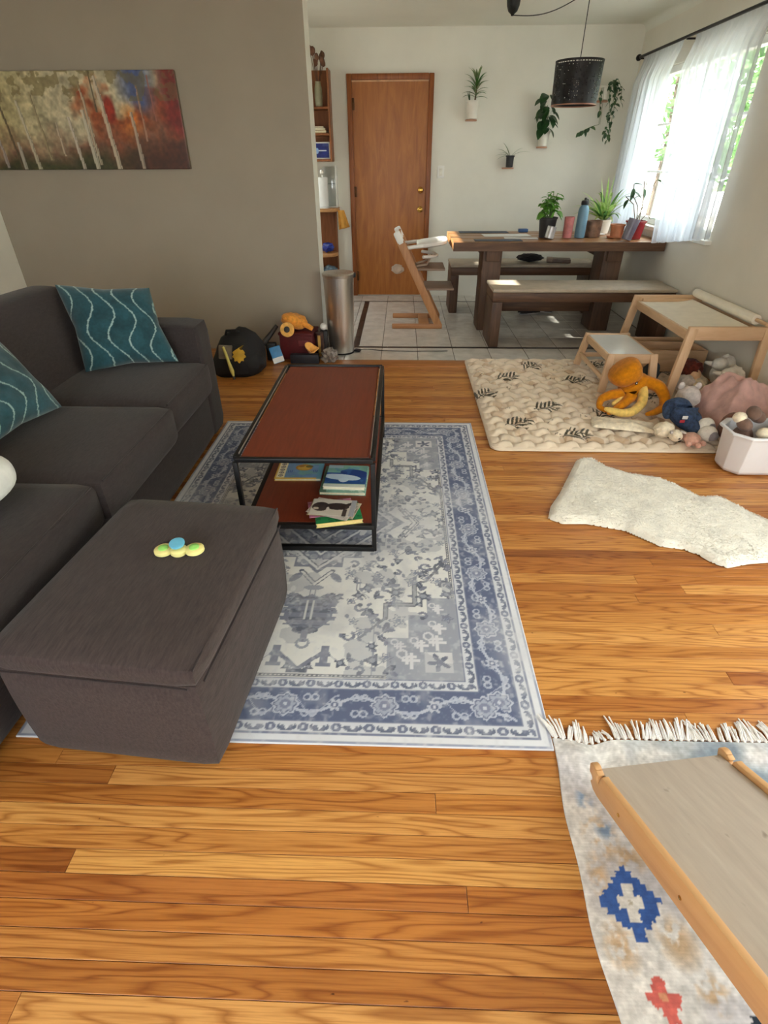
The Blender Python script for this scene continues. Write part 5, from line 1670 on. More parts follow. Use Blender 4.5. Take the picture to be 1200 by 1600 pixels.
dn = thing('denim_plush', 'plush toy in dark denim clothes with grey soled white feet', 'plush toy', (1.625, 2.92, ZM + .006), R(0))
skin('overalls', [[((-.01, .075, .15), .055), ((-.005, .02, .115), .075), ((.0, -.025, .085), .066)], [((.0, -.025, .085), .066), ((.055, -.045, .085), .046), ((.085, -.085, .07), .036)], [((.0, -.025, .085), .066), ((.03, -.085, .055), .042), ((.065, -.135, .045), .036)], [((-.005, .02, .115), .075), ((-.065, .03, .10), .034), ((-.075, -.01, .06), .026)]], M['denim'], dn)
for i, (x, y, z, a) in enumerate(((.105, -.105, .066, 20), (.095, -.165, .044, -10))):
    b = MB(); lump(b, (x, y, z), (.05, .042, .045), (0, 0, a), .06); f = b.build('foot', M['white_pl'], dn)
    b = MB(); lump(b, (x + .012, y - .026, z - .004), (.034, .022, .030), (10, 0, a), .04); b.build('sole', M['sole'], f)
b = MB(); b.box(-.035, -.005, -.101, -.096, .10, .12, .002); b.build('cloth_label', M['white_cloth'], dn)
b = MB(); b.box(-.045, -.017, -.103, -.099, .08, .096, .002); b.build('red_tag', mat('red_tag', (170, 40, 50), .7), dn)
pk = thing('pink_plush', 'little pale pink plush toy lying at the mat edge', 'plush toy', (1.625, 2.722, ZM + .002))
b = MB(); lump(b, (0, 0, .032), (.04, .05, .034), (0, 0, 20), .1); b.build('body', M['pink_pl'], pk)
for x, y in ((.012, -.055), (-.03, -.035), (.05, -.03), (-.02, .05)):
    b = MB(); lump(b, (x, y, .018), (.016, .02, .016), (0, 0, 0), .05, n=2); b.build('paw', M['pink_pl'], pk)
lb = thing('lamb_plush', 'cream lamb plush in front of the denim toy', 'plush toy', (1.502, 2.778, ZM + .002))
b = MB(); lump(b, (0, .03, .045), (.055, .05, .045), (0, 0, 10), .2, 4); b.build('body', M['cream_pl'], lb)
b = MB(); lump(b, (.04, -.03, .04), (.035, .04, .032), (0, 0, 10), .15); b.build('head', M['cream_pl'], lb)
for x in (.01, .072):
    b = MB(); lump(b, (x, -.035, .062), (.010, .022, .008), (0, 0, 30 if x > .03 else -30), .05, n=2); b.build('ear', M['grey_pl'], lb)
b = MB(); lump(b, (.045, -.068, .036), (.008, .006, .006), n=2, wob=0); b.build('nose', M['dark_nose'], lb)
gy = thing('grey_plush', 'round pale grey plush between the octopus and the pink garment', 'plush toy', (1.735, 3.09, ZM + .002))
b = MB(); lump(b, (0, 0, .13), (.070, .07, .070), (0, 0, 0), .15); b.build('head', M['grey_pl'], gy)
b = MB(); lump(b, (.0, .03, .06), (.066, .07, .06), (0, 0, 0), .1); b.build('body', M['grey_pl'], gy)
for x in (-.05, .05):
    b = MB(); lump(b, (x, .02, .195), (.02, .012, .024), n=2, wob=0); b.build('ear', M['grey_pl'], gy)
br = thing('brown_plush', 'brown plush animal lying between the denim toy and the white bin', 'plush toy', (1.840, 2.765, ZM + .004))
b = MB(); lump(b, (0, .0, .085), (.060, .062, .085), (10, 0, -15), .08); b.build('body', M['choc_pl'], br)
b = MB(); lump(b, (-.03, -.055, .045), (.028, .032, .04), (10, 0, -10), .05); b.build('leg', M['choc_pl'], br)
dl = thing('rag_doll', 'rag doll with red-brown woolly hair lying under the play table', 'doll', (1.97, 3.62, ZM + .002))
b = MB(); lump(b, (.01, 0, .12), (.085, .07, .075), (0, 0, 0), .35, 5); b.build('hair', M['hair'], dl)
b = MB(); lump(b, (.02, -.045, .10), (.052, .04, .045), wob=0); b.build('face', M['skin_doll'], dl)
b = MB(); lump(b, (.05, -.02, .05), (.09, .10, .05), wob=.2); b.build('dress', M['cream_pl'], dl)
for x, y in ((-.06, -.06), (.11, -.08)):
    b = MB(); b.tube([(.03, -.03, .06), (x, y, .04)], [.018, .015], 8); b.build('arm', M['skin_doll'], dl)
wd = thing('dog_plush', 'grey and white dog plush with black nose by the table leg', 'plush toy', (1.90, 3.44, ZM + .002))
b = MB(); lump(b, (0, .03, .075), (.06, .08, .06), (0, 0, 0), .2); b.build('body', M['grey_pl'], wd)
b = MB(); lump(b, (.05, -.055, .075), (.045, .05, .042), (0, 0, 20), .1); b.build('head', M['cream_pl'], wd)
b = MB(); lump(b, (.075, -.105, .078), (.012, .010, .010), n=2, wob=0); b.build('nose', M['dark_nose'], wd)
for i, (x, y, z, r, lab) in enumerate(((2.215, 3.64, .17, .072, 'white fluffy plush nearest the wall, behind the pink garment'), (2.17, 3.43, .17, .075, 'white fluffy plush with long ear draped beside the pink garment'))):
    k = thing('white_plush', lab, 'plush toy', (x, y, ZM + .006))
    b = MB(); lump(b, (0, 0, z * .62), (r, r * .9, z * .62), (0, 0, 30 * i), .25, 2.5, 3 + i); b.build('body', M['white_pl'], k)
    b = MB(); lump(b, (-.06, -.05, z * 1.0), (.055, .045, .042), (0, 0, 20), .1); b.build('head', M['white_pl'], k)
    b = MB(); lump(b, (-.10, -.02, z * .95), (.022, .05, .016), (0, 20, 40), .05, n=2); b.build('ear', M['white_pl'], k)
k = thing('toy_crate', 'low pine toy box on the mat under the play table', 'box', (2.00, 4.06, ZM))
for q in ((-.25, .25, -.12, -.106), (-.25, .25, .106, .12), (-.25, -.236, -.106, .106), (.236, .25, -.106, .106)):
    MB().box(q[0], q[1], q[2], q[3], .002, .16, .003, 1).build('side_panel', M['pine_x'], k)
MB().box(-.24, .24, -.11, .11, .0, .01).build('bottom_panel', M['pine_x'], k)
o = MB(); o.blob((0, 0, .07), (.06, .05, .07), wob=.3, fs=2.5, seed=3); o = o.build('dark_cloth', mat('dark_slate_cloth', (54, 60, 64), .9, bmp=.3, bscale=60), loc=(1.76, 3.70, ZM + .006)); tag(o, 'dark slate cloth bundle behind the stool', 'cloth')

# white bin of soft toys ---------------------------------------------------------------------
M['bin'] = mat('white_bin_plastic', (226, 226, 228), .4, var=.01, spec=.5)
BXc, BYc = 1.93, 2.53
bn = thing('storage_bin', 'white plastic storage bin full of taupe soft toys at the mat corner', 'bin', (BXc, BYc, 0))
def oct_ring(hx, hy, c, z):
    return [(-hx + c, -hy, z), (hx - c, -hy, z), (hx, -hy + c, z), (hx, hy - c, z), (hx - c, hy, z), (-hx + c, hy, z), (-hx, hy - c, z), (-hx, -hy + c, z)]
b = MB()
rings = [oct_ring(.225, .088, .050, .004), oct_ring(.238, .10, .055, .002 + .02), oct_ring(.250, .116, .060, .212), oct_ring(.266, .132, .066, .214), oct_ring(.268, .134, .066, .226), oct_ring(.256, .122, .064, .230), oct_ring(.246, .112, .060, .222), oct_ring(.232, .096, .054, .02), oct_ring(.225, .088, .050, .016)]
vr = [[b.bm.verts.new(p) for p in r] for r in rings]
for i in range(len(vr) - 1):
    for q in range(8):
        b.bm.faces.new((vr[i][q], vr[i][(q + 1) % 8], vr[i + 1][(q + 1) % 8], vr[i + 1][q]))
b.bm.faces.new(list(reversed(vr[0]))); b.bm.faces.new(vr[-1])
ob = b.build('bin_body', M['bin'], bn, ang=60)
bv = ob.modifiers.new('soft_edges', 'BEVEL'); bv.width = .008; bv.segments = 3; bv.limit_method = 'ANGLE'; bv.angle_limit = R(25)
for (x, y, z, r, sd, c, lab) in ((.03, .0, .16, (.115, .12, .115), 1, 'brown_pl', 'big taupe plush body filling the white bin'),):
    k = thing('bear_plush', lab, 'plush toy', (BXc, BYc, .02))
    b = MB(); lump(b, (.075, .005, .165), (.115, .092, .115), (0, 0, 0), .05, 2, 1); b.build('body', M['brown_pl'], k)
    b = MB(); lump(b, (-.03, -.045, .20), (.042, .038, .040), wob=.05); b.build('paw', M['brown_pl'], k)
    b = MB(); lump(b, (-.025, -.075, .222), (.032, .016, .018), wob=.05); b.build('muzzle', M['cream_pl'], k)
k = thing('rabbit_plush', 'taupe plush with cream paws poking out of the near corner of the white bin', 'plush toy', (BXc - .145, BYc, .02))
b = MB(); lump(b, (-.015, .02, .14), (.050, .055, .075), (0, 0, 0), .06, 2, 1); b.build('body', M['brown_pl'], k)
for q, (x, y, z, rz_) in enumerate(((-.035, .005, .225, 20), (.010, .035, .275, -10), (.045, .05, .25, 30))):
    b = MB(); lump(b, (x, y, z), (.034, .042, .030), (20, 0, rz_), .05); b.build('leg', M['brown_pl'], k)
for q, (x, y, z) in enumerate(((.035, -.055, .205), (-.055, .03, .252))):
    b = MB(); lump(b, (x, y, z), (.034, .030, .028), wob=.05); b.build('paw', M['cream_pl'], k)

# sheepskin ---------------------------------------------------------------------------------
OUT = [(.987, 2.594), (1.05, 2.589), (1.10, 2.499), (1.187, 2.429), (1.334, 2.391), (1.402, 2.299), (1.452, 2.212), (1.544, 2.219), (1.587, 2.155), (1.63, 2.06), (1.70, 1.95), (1.77, 1.86), (1.78, 1.76), (1.70, 1.70), (1.60, 1.72), (1.498, 1.717), (1.418, 1.706), (1.319, 1.678), (1.272, 1.711), (1.242, 1.762), (1.192, 1.797), (1.11, 1.814), (1.061, 1.86), (.993, 1.927), (.93, 1.946), (.844, 1.975), (.737, 1.972), (.681, 2.013), (.716, 2.115), (.789, 2.237), (.869, 2.396), (.958, 2.573)]
M['wool'] = mat('cream_sheep_wool', (226, 220, 205), .95, var=.05, scale=20, bmp=.5, bscale=70, sheen=.4, bdist=.006)
st_ = .009
gx = np.arange(.66, 1.80, st_); gy_ = np.arange(1.66, 2.62, st_)
GX, GY = np.meshgrid(gx, gy_)
ins = poly(GX, GY, OUT)
# distance to the outline gives the rounded edge
pts = np.array(OUT); dmin = np.full(GX.shape, 9.0); NX, NY = GX.copy(), GY.copy()
for i in range(len(pts)):
    a_, b2 = pts[i], pts[(i + 1) % len(pts)]
    d_ = b2 - a_; tt = np.clip(((GX - a_[0]) * d_[0] + (GY - a_[1]) * d_[1]) / (d_ @ d_), 0, 1)
    dn_ = np.hypot(GX - a_[0] - tt * d_[0], GY - a_[1] - tt * d_[1])
    nr_ = dn_ < dmin; NX = np.where(nr_, a_[0] + tt * d_[0], NX); NY = np.where(nr_, a_[1] + tt * d_[1], NY); dmin = np.where(nr_, dn_, dmin)
hgt = .030 * np.sqrt(np.clip(dmin / .035, 0, 1)) * (.85 + .3 * (vnoise(GX, GY, 5, 3) - .3)) + .003 * (vnoise(GX, GY, 45, 4, 2) - .5)
hgt = np.maximum(hgt, .006)
rim_ = ~ins & (dmin < st_ * 1.05)
GX = np.where(rim_, NX, GX); GY = np.where(rim_, NY, GY); hgt = np.where(rim_, .002, hgt); keep_ = ins | rim_
b = MB(); vid = {}
for j in range(GX.shape[0]):
    for i in range(GX.shape[1]):
        if keep_[j, i]:
            vid[j, i] = b.bm.verts.new((GX[j, i] - 1.2, GY[j, i] - 2.1, hgt[j, i]))
for (j, i) in list(vid):
    q = [(j, i), (j, i + 1), (j + 1, i + 1), (j + 1, i)]
    if all(t in vid for t in q):
        b.bm.faces.new([vid[t] for t in q])
sk = b.build('sheepskin', M['wool'], loc=(1.2, 2.1, .0015), ang=180)
tag(sk, 'cream sheepskin lying on the bare floorboards in front of the play mat', 'sheepskin')
# wool locks: short curved blades, too many to count
N = 26000
rs = np.random.default_rng(8)
cand = np.stack([rs.uniform(.67, 1.79, N * 2), rs.uniform(1.67, 2.61, N * 2)], -1)
inside = poly(cand[:, 0], cand[:, 1], OUT)
inside &= dmin[np.clip(((cand[:, 1] - 1.66) / st_).astype(int), 0, GX.shape[0] - 1), np.clip(((cand[:, 0] - .66) / st_).astype(int), 0, GX.shape[1] - 1)] > .010
cand = cand[inside][:N]
n_ = len(cand)
ii = np.clip(((cand[:, 0] - .66) / st_).astype(int), 0, GX.shape[1] - 1); jj = np.clip(((cand[:, 1] - 1.66) / st_).astype(int), 0, GX.shape[0] - 1)
zz = hgt[jj, ii] - .006; dd = dmin[jj, ii]
gyj, gxi = np.gradient(dmin)
out_dir = -np.stack([gxi[jj, ii], gyj[jj, ii]], -1); out_dir /= np.linalg.norm(out_dir, axis=1, keepdims=True) + 1e-9
ang_ = vnoise(cand[:, 0:1], cand[:, 1:2], 9, 6)[:, 0] * 9 + rs.normal(0, .5, n_)
dirn = np.stack([np.cos(ang_), np.sin(ang_)], -1)
k_ = np.clip(1 - dd / .03, 0, 1)[:, None]
dirn = dirn * (1 - k_) + out_dir * k_ * 1.3
L_ = (rs.uniform(.006, .013, n_) * np.clip(.45 + dd / .03, .45, 1))[:, None]
base = np.concatenate([cand - np.array([1.2, 2.1]), zz[:, None]], 1)
side = np.stack([-dirn[:, 1], dirn[:, 0], np.zeros(n_)], -1) * .0020
d3 = np.concatenate([dirn, np.zeros((n_, 1))], 1)
upz = np.array([0, 0, 1.0])
midp = base + d3 * L_ * .45 + upz * L_ * .62; tip = base + d3 * L_ * 1.05 + upz * L_ * .55
tip[:, 2] = np.maximum(tip[:, 2], .002); 
V_ = np.stack([base - side, base + side, midp + side * .8, midp - side * .8, tip], 1).reshape(-1, 3)
o5 = np.arange(n_)[:, None] * 5
me = bpy.data.meshes.new('wool')
faces = np.concatenate([o5 + np.array([[0, 1, 2]]), o5 + np.array([[0, 2, 3]]), o5 + np.array([[3, 2, 4]])], 1).reshape(-1, 3)
me.vertices.add(len(V_)); me.vertices.foreach_set('co', V_.reshape(-1).astype(np.float32))
me.loops.add(len(faces) * 3); me.loops.foreach_set('vertex_index', faces.reshape(-1).astype(np.int32))
me.polygons.add(len(faces)); me.polygons.foreach_set('loop_start', (np.arange(len(faces)) * 3).astype(np.int32))
me.polygons.foreach_set('use_smooth', np.ones(len(faces), dtype=bool)); me.update(calc_edges=True)
me.materials.append(M['wool'])
w_ = link('wool', me, sk); w_['kind'] = 'stuff'

# kilim with fringe -----------------------------------------------------------------------------
KW, KH = 1.30, 1.25
KX0, KY1 = .430, .905        # left edge, far edge
X, Y, A = canvas(KW, KH, .0032)       # Y runs away from the far edge towards the camera
wx, wy = X + KX0, KY1 - Y             # floor coordinates
A[:] = (220, 217, 214)
A *= (.90 + .2 * vnoise(X, Y, 40, 1, 3))[..., None]
def stain(c, seed, sc, th, k, msk=None):
    n = np.clip((vnoise(X, Y, sc, seed, 3) - th) * 6, 0, 1) * k
    if msk is not None:
        n = n * msk
    A[:] = A * (1 - n[..., None]) + np.array(c, float) * n[..., None]
stain((178, 174, 180), 4, 9, .54, .5)
def soft(cx, cy, rx, ry):
    return np.clip(1.4 - np.sqrt(((wx - cx) / rx) ** 2 + ((wy - cy) / ry) ** 2), 0, 1)
for cx, cy, rx, ry in ((.50, .645, .035, .05), (.55, .60, .04, .03), (.48, .43, .03, .04), (.60, .44, .035, .04), (.47, .56, .02, .04), (.63, .36, .03, .03)):
    stain((196, 160, 118), int(cx * 100), 60, .40, .75, soft(cx, cy, rx, ry))
for cx, cy, rx, ry in ((.485, .735, .018, .035), (.517, .66, .022, .02)):
    stain((128, 152, 184), int(cx * 100 + 3), 45, .42, .9, soft(cx, cy, rx, ry))
# grey-blue field further in
stain((112, 130, 146), 17, 6, .36, .8, np.clip((wx - .62 - .08 * (wy < .5)) / .05, 0, 1) * np.clip((.93 - wy) / .1 + .4, 0, 1))
def cells(cx, cy, s, rows_, c):
    """Stepped woven motif: rows of cell offsets."""
    jag = .0035 * (vnoise(X, Y, 160, 31, 1) - .5)
    for j, cols_ in enumerate(rows_):
        for i0, i1 in cols_:
            put(A, (wx + jag > cx + (i0 - .5) * s) & (wx + jag < cx + (i1 + .5) * s) & (np.abs(wy + jag - (cy - (j - (len(rows_) - 1) / 2) * s)) <= s * .5), c)
s_ = .0122
cells(.527, .509, s_, [[(0, 0)], [(-1, 1)], [(-2, 2)], [(-3, 3)], [(-4, 4)], [(-5, 5)], [(-5, 4)], [(-4, 4)], [(-3, 3)], [(-2, 2)], [(-.5, .5)], [(-.5, .5)]], (62, 96, 164))
cells(.527, .509, s_, [[(-.5, .5)], [(-.5, .5)], [(-1.7, 1.7)], [(-1.7, 1.7)], [(-.5, .5)], [(-.5, .5)]], (222, 219, 214))
cells(.527, .507, .010, [[(0, 0)]], (186, 178, 160))
cells(.530, .345, .0118, [[(-.6, .6)], [(-1, .4)], [(-2.4, 2.4)], [(-1.8, 1.8)], [(-.6, .8)], [(-.4, .8)]], (212, 106, 98))
cells(.530, .350, .014, [[(0, 0)]], (214, 150, 116))
cells(.70, .31, .012, [[(-1, 1)], [(-2, 2)], [(-1, 1)]], (40, 48, 58))
A *= (.97 + .03 * (np.sin(Y * 2 * PI / .0065) > 0))[..., None]
A *= (.88 + .24 * vnoise(X, Y, 110, 77, 2))[..., None]
top_ = np.exp(-(Y / .07) ** 2)
edge_w = (.006 * (np.sin((KY1 - Y) * 9.0) + .6 * np.sin((KY1 - Y) * 23 + 1)) * (1 - top_) + .014 * top_) * np.clip(1 - X / .35, 0, 1)
# raised ripple along the far edge and by the corner
Zk = .004 + .010 * np.exp(-((Y - .035) / .03) ** 2) * (.5 + .5 * np.sin(X * 11 + 1.2)) * np.clip(X / .05, 0, 1) + .014 * np.exp(-((X - .075) / .04) ** 2 - ((Y - .045) / .05) ** 2) + .0015 * vnoise(X, Y, 14, 3)
dipy = -.022 * np.exp(-((X - .10) / .05) ** 2) * np.exp(-(Y / .12) ** 2)
M['kilim'] = col_mat('woven_wool_print', bmp=.3, bscale=200)
P = np.stack([X - edge_w * 0 + edge_w - KW / 2, -Y + dipy + KH / 2, Zk], -1)
kl = col_mesh('kilim_rug', P[::-1], A[::-1], M['kilim'], back=(0, 0, -.004))
kl.location = (KX0 + KW / 2, KY1 - KH / 2, .0006)
tag(kl, 'white fringed kilim rug with a blue stepped diamond under the climbing ramp', 'rug')
M['fringe'] = mat('white_cotton_fringe', (234, 231, 228), .9, var=.05, scale=60, bmp=.2, bscale=300)
rf = random.Random(21)
for i in range(64):        # knotted tassels of three or four strands
    x = KX0 + .022 + i * .0195
    lean = .012 * math.sin(i * .55) + rf.uniform(-.008, .008) + (-.02 if i < 2 else 0) + (.03 if 17 < i < 21 else 0)
    ln = rf.uniform(.050, .075) * (.55 if 5 <= i <= 8 else 1)
    dy0 = -.022 * math.exp(-((x - KX0 - .10) / .05) ** 2)
    z0 = .006 + .008 * math.exp(-((x - KX0 - .075) / .04) ** 2)
    b = MB()
    b.blob((x, KY1 + dy0 + .003, z0 + .001), (.0055, .006, .0045), n=1)
    for q in range(rf.choice((3, 4, 4))):
        sx = x + (q - 1.5) * .0042
        ex = sx + lean + rf.uniform(-.008, .008)
        zt = .0105 if i < 3 else .0034
        b.tube([(sx, KY1 + dy0 + .004, z0), ((sx * .6 + ex * .4), KY1 + dy0 + ln * .5, max(.0045, zt, z0 * .8 + rf.uniform(0, .006))), (ex, KY1 + dy0 + ln * rf.uniform(.85, 1.1), zt)], [.0026, .0030, .0022], 5)
    bmesh.ops.translate(b.bm, vec=(-KX0 - KW / 2, -KY1 + KH / 2, -.0006), verts=b.bm.verts)
    b.build('tassel', M['fringe'], kl)

# climbing ramp ---------------------------------------------------------------------------------
yaw, inc, w, h = .1456, .4255, .37, .076
M['birch'] = wood('birch_ply_edge', [(.2, (192, 142, 92)), (.5, (208, 160, 108)), (.8, (218, 174, 124))], 0, .5, 5, 8, .03)
def ply():
    m, nt, p = new_mat('worn_birch_board')
    v = coords(nt, (1, 7, 1))
    c1 = ramp(nt, noise(nt, v, 7, 5), [(.25, (174, 160, 146)), (.6, (188, 175, 160)), (.85, (197, 186, 172))])
    st2 = ramp(nt, noise(nt, coords(nt, (1, 1.6, 1)), 14, 2), [(.26, (128, 110, 92)), (.33, (255, 255, 255))])
    mx = nt.nodes.new('ShaderNodeMix'); mx.data_type = 'RGBA'; mx.blend_type = 'MULTIPLY'; mx.inputs['Factor'].default_value = .6
    nt.links.new(c1, mx.inputs['A']); nt.links.new(st2, mx.inputs['B']); nt.links.new(mx.outputs['Result'], p.inputs['Base Color'])
    p.inputs['Roughness'].default_value = .55
    return m
M['ply'] = ply()
rmp = thing('climbing_ramp', 'wooden climbing ramp with side rails leaning up over the fringed kilim', 'ramp', (.504, .763, .0125))
L = 1.02
d_ = Vector((math.sin(yaw) * math.cos(inc), -math.cos(yaw) * math.cos(inc), math.sin(inc)))
r3 = Vector((math.cos(yaw), math.sin(yaw), 0)); u3 = r3.cross(-d_)
rmp.matrix_world = Matrix(((d_.x, -r3.x, u3.x, .504), (d_.y, -r3.y, u3.y, .763), (d_.z, -r3.z, u3.z, .0125), (0, 0, 0, 1)))
# local axes: x up the slope, -y across to the far rail, z out of the board
def rail_outline():
    p = [(.040, .0), (L, .0), (L, h - .006), (.075, h - .006), (.064, h - .003), (.056, h - .010)]
    p += [(.046 - .009 * math.sin(t), h - .024 - .010 * math.cos(t - PI)) for t in [PI * q / 8 for q in range(8, -1, -1)]]   # rounded hook cut into the top
    p += [(.036, h - .008), (.034, h - .006)]
    p += [(.018 + .016 * math.cos(t), h - .010 + .011 * math.sin(t)) for t in [PI * q / 10 for q in range(1, 10)]]
    p += [(.002, h - .012), (.0, .046)]
    p += [(.002 + .012 * math.sin(t), .034 + .010 * math.cos(t)) for t in [PI * q / 8 for q in range(1, 8)]]                 # second hook on the end
    p += [(.004, .022), (.018, .006)]
    return p
Mr = Matrix(((1, 0, 0, 0), (0, 0, -1, 0), (0, 1, 0, 0), (0, 0, 0, 1)))
for y in (0.0, -(w - .018)):
    b = MB(); b.prism(rail_outline(), 0, .018, M=Matrix.Translation((0, y, 0)) @ Mr, r=.0025)
    rl = b.build('side_rail', M['birch'], rmp)
    for x in (.14, .36, .62, .9):
        MB().lathe([(.001, 0), (.0045, 0), (.0045, .0012), (.001, .0016)], 12, M=Matrix.Translation((x, y + (.0 if y == 0 else -.018), .030)) @ Matrix.Rotation(R(-90 if y == 0 else 90), 4, 'X')).build('screw_head', M['brass'], rl)
MB().box(.012, L - .005, -(w - .0185), -.0185, .046, .058, .002, 1).build('board', M['ply'], rmp)
for x in (.05, .5, .95):
    MB().box(x, x + .04, -(w - .0185), -.0185, .022, .0455, .003, 1).build('batten', M['birch'], rmp)

# canvas picture -------------------------------------------------------------------------------------
X, Y, A = canvas(1.50, .565, .005)
t = X / 1.5; v = Y / .565
skyc = np.array((176, 166, 138.)); left = np.array((160, 144, 84.)); rust = np.array((150, 74, 40.)); red = np.array((112, 30, 28.)); grn = np.array((58, 58, 34.)); blu = np.array((70, 84, 128.))
A[:] = skyc
n1 = vnoise(X, Y, 6, 1, 4); n2 = vnoise(X, Y, 22, 2, 3)
def mixc(c, k):
    k = np.clip(k, 0, 1)[..., None]; A[:] = A * (1 - k) + c * k
mixc(left, (.42 - t) * 2.2 * (n1 + .3)); mixc(rust, (t - .47 + .5 * (n1 - .5)) * 7 * np.clip((.78 - v + .7 * (n1 - .5)) * 6, 0, 1)); mixc(np.array((182, 104, 40.)), np.clip(1 - np.abs(t - .76) / .07, 0, 1) * np.clip((.72 - v) * 5, 0, 1) * n2 * 1.8)
mixc(blu, np.clip(1.25 - np.abs(t - .81) / .085, 0, 1) * np.clip((v - .56 + .25 * (n1 - .5)) * 6, 0, 1)); mixc(red, (t - .895 + .05 * (n1 - .5)) * 20 * np.clip((v - .25) * 4, 0, 1)); mixc(np.array((140, 38, 24.)), np.clip(1 - np.abs(t - .665) / .03, 0, 1) * 2.2 * np.clip(1 - np.abs(v - .62) / .16, 0, 1) * 1.6)
mixc(np.array((112, 78, 62.)), (.54 - v + .6 * (n1 - .5)) * 4.0 * (n2 + .1)); mixc(grn, (.24 - v + .3 * (n1 - .5)) * 5); mixc(np.array((70, 36, 26.)), np.clip(t - .62, 0, 1) * 4 * np.clip(.36 - v + .2 * (n2 - .5), 0, 1) * 5)
A *= (.80 + .40 * n2)[..., None]; A *= (.80 + .40 * vnoise(X, Y, 48, 12, 2))[..., None]
for tx, wd_, lean, lo_, hi_, c in ((.03, .011, .03, 0, .3, (170, 168, 160)), (.10, .010, .06, .02, .35, (160, 150, 146)), (.17, .009, .10, 0, .8, (88, 74, 52)), (.185, .012, .03, 0, .3, (178, 172, 160)), (.255, .013, .09, 0, .72, (190, 182, 160)), (.33, .010, .09, .1, .8, (150, 136, 104)), (.40, .007, .03, .15, .5, (190, 172, 150)), (.475, .012, .07, 0, .55, (196, 186, 172)), (.545, .016, .05, 0, .62, (196, 190, 172)), (.565, .010, .06, .05, .9, (184, 172, 150)), (.655, .017, .09, 0, .95, (196, 184, 164)), (.60, .008, -.02, .6, 1, (90, 80, 60)), (.775, .012, .05, 0, .6, (180, 166, 150)), (.82, .008, .03, .3, .85, (170, 130, 110)), (.07, .006, -.03, .4, 1, (110, 96, 60)), (.88, .006, .02, .5, .95, (150, 90, 80))):
    cx = (tx + .35 * lean * (0 - v) + .006 * (vnoise(X, Y, 20, 9, 1) - .5)) * 1.5
    put(A, (np.abs(X - cx) < wd_ * .95 * (1.1 - .4 * v)) & (v > lo_) & (v < hi_), c, .85)
    put(A, (np.abs(X - cx - wd_ * .5) < wd_ * .22) & (v > lo_) & (v < hi_), tuple(q * .6 for q in c), .7)
put(A, (vnoise(X, Y, 16, 40, 3) > .60) & (v > .7), (104, 92, 56), .55)
cv = thing('canvas_painting', 'wide unframed canvas of birch trunks and red autumn trees on the grey wall', 'painting', (-2.315, 4.60, 1.322))
pm = np.stack([X - .75, np.full_like(X, -.016), Y], -1)
col_mesh('painted_face', pm, A, M['cover'], cv, back=(0, .003, 0))
MB().box(-.749, .749, -.0125, .0185, .001, .564, .001, 1).build('stretcher_frame', mat('canvas_side', (120, 104, 84), .8), cv)

# bag and toys by the grey wall -----------------------------------------------------------------------
M['black_nylon'] = mat('black_nylon', (16, 15, 17), .75, var=.2, bmp=.3, bscale=30)
bk = thing('backpack', 'slumped black backpack on the floor between sofa and grey wall', 'bag', (-1.25, 4.05, 0))
from mathutils import noise as mnoise
def bag_pt(u, v):
    a = u * 2 * PI
    prof = [(.0, .002), (.9, .002), (1.04, .10), (1.0, .35), (.86, .62), (.62, .84), (.30, .97), (.0, 1.0)]
    i = min(6, int(v * 7 + 1e-6)); f = v * 7 - i
    r_ = prof[i][0] * (1 - f) + prof[i + 1][0] * f; z = prof[i][1] * (1 - f) + prof[i + 1][1] * f
    k = 1 + .16 * mnoise.noise(Vector((math.cos(a) * 1.4, math.sin(a) * 1.4, v * 3)))
    return Vector((.20 * r_ * k * math.cos(a) + .02 * z, .19 * r_ * k * math.sin(a) - .02, .325 * z * (1 + .06 * math.cos(a + .6) * (v < .98))))
b = MB(); b.grid(bag_pt, 40, 21, True); b.build('bag_body', M['black_nylon'], bk)
b = MB(); lump(b, (.115, -.12, .10), (.10, .07, .095), (0, 0, 20), .2); b.build('side_pocket', M['black_nylon'], bk)
b = MB(); b.tube([(-.05, -.10, .30), (-.03, -.13, .335), (.03, -.12, .335), (.05, -.08, .31)], .010, 8); b.build('carry_loop', M['black_nylon'], bk)
M['clear_pouch'] = mat('clear_pouch', (112, 100, 84), .3, var=.2)
b = MB(); b.box(-.105, .0, -.018, .0, .0, .10, .008); pz = b.build('pouch', M['clear_pouch'], bk, loc=(.005, -.198, .145)); pz.rotation_euler = (R(-24), 0, R(-4))
M['yel'] = mat('ochre_yellow_cloth', (196, 152, 40), .7, var=.1)
b = MB(); b.prism([((.045 + .007 * math.cos(9 * a)) * math.cos(a), (.048 + .007 * math.sin(8 * a)) * math.sin(a)) for a in [2 * PI * q / 40 for q in range(40)]], 0, .010, r=.002); pz = b.build('yellow_badge', M['yel'], bk, loc=(.058, -.205, .175)); pz.rotation_euler = (R(66), R(10), 0)
M['yel_l'] = mat('pale_yellow_plastic_tube', (200, 186, 96), .4)
b = MB(); b.tube([(-.045, -.222, .245), (-.03, -.228, .19), (-.018, -.236, .14), (.0, -.245, .07), (.006, -.248, .035)], [.009, .011, .011, .016, .007], 10); b.build('drinking_tube', M['yel_l'], bk)
b = MB(); b.tube([(.006, -.248, .036), (.009, -.250, .012)], [.007, .009], 10); b.build('bite_valve', M['pot_black'], bk)

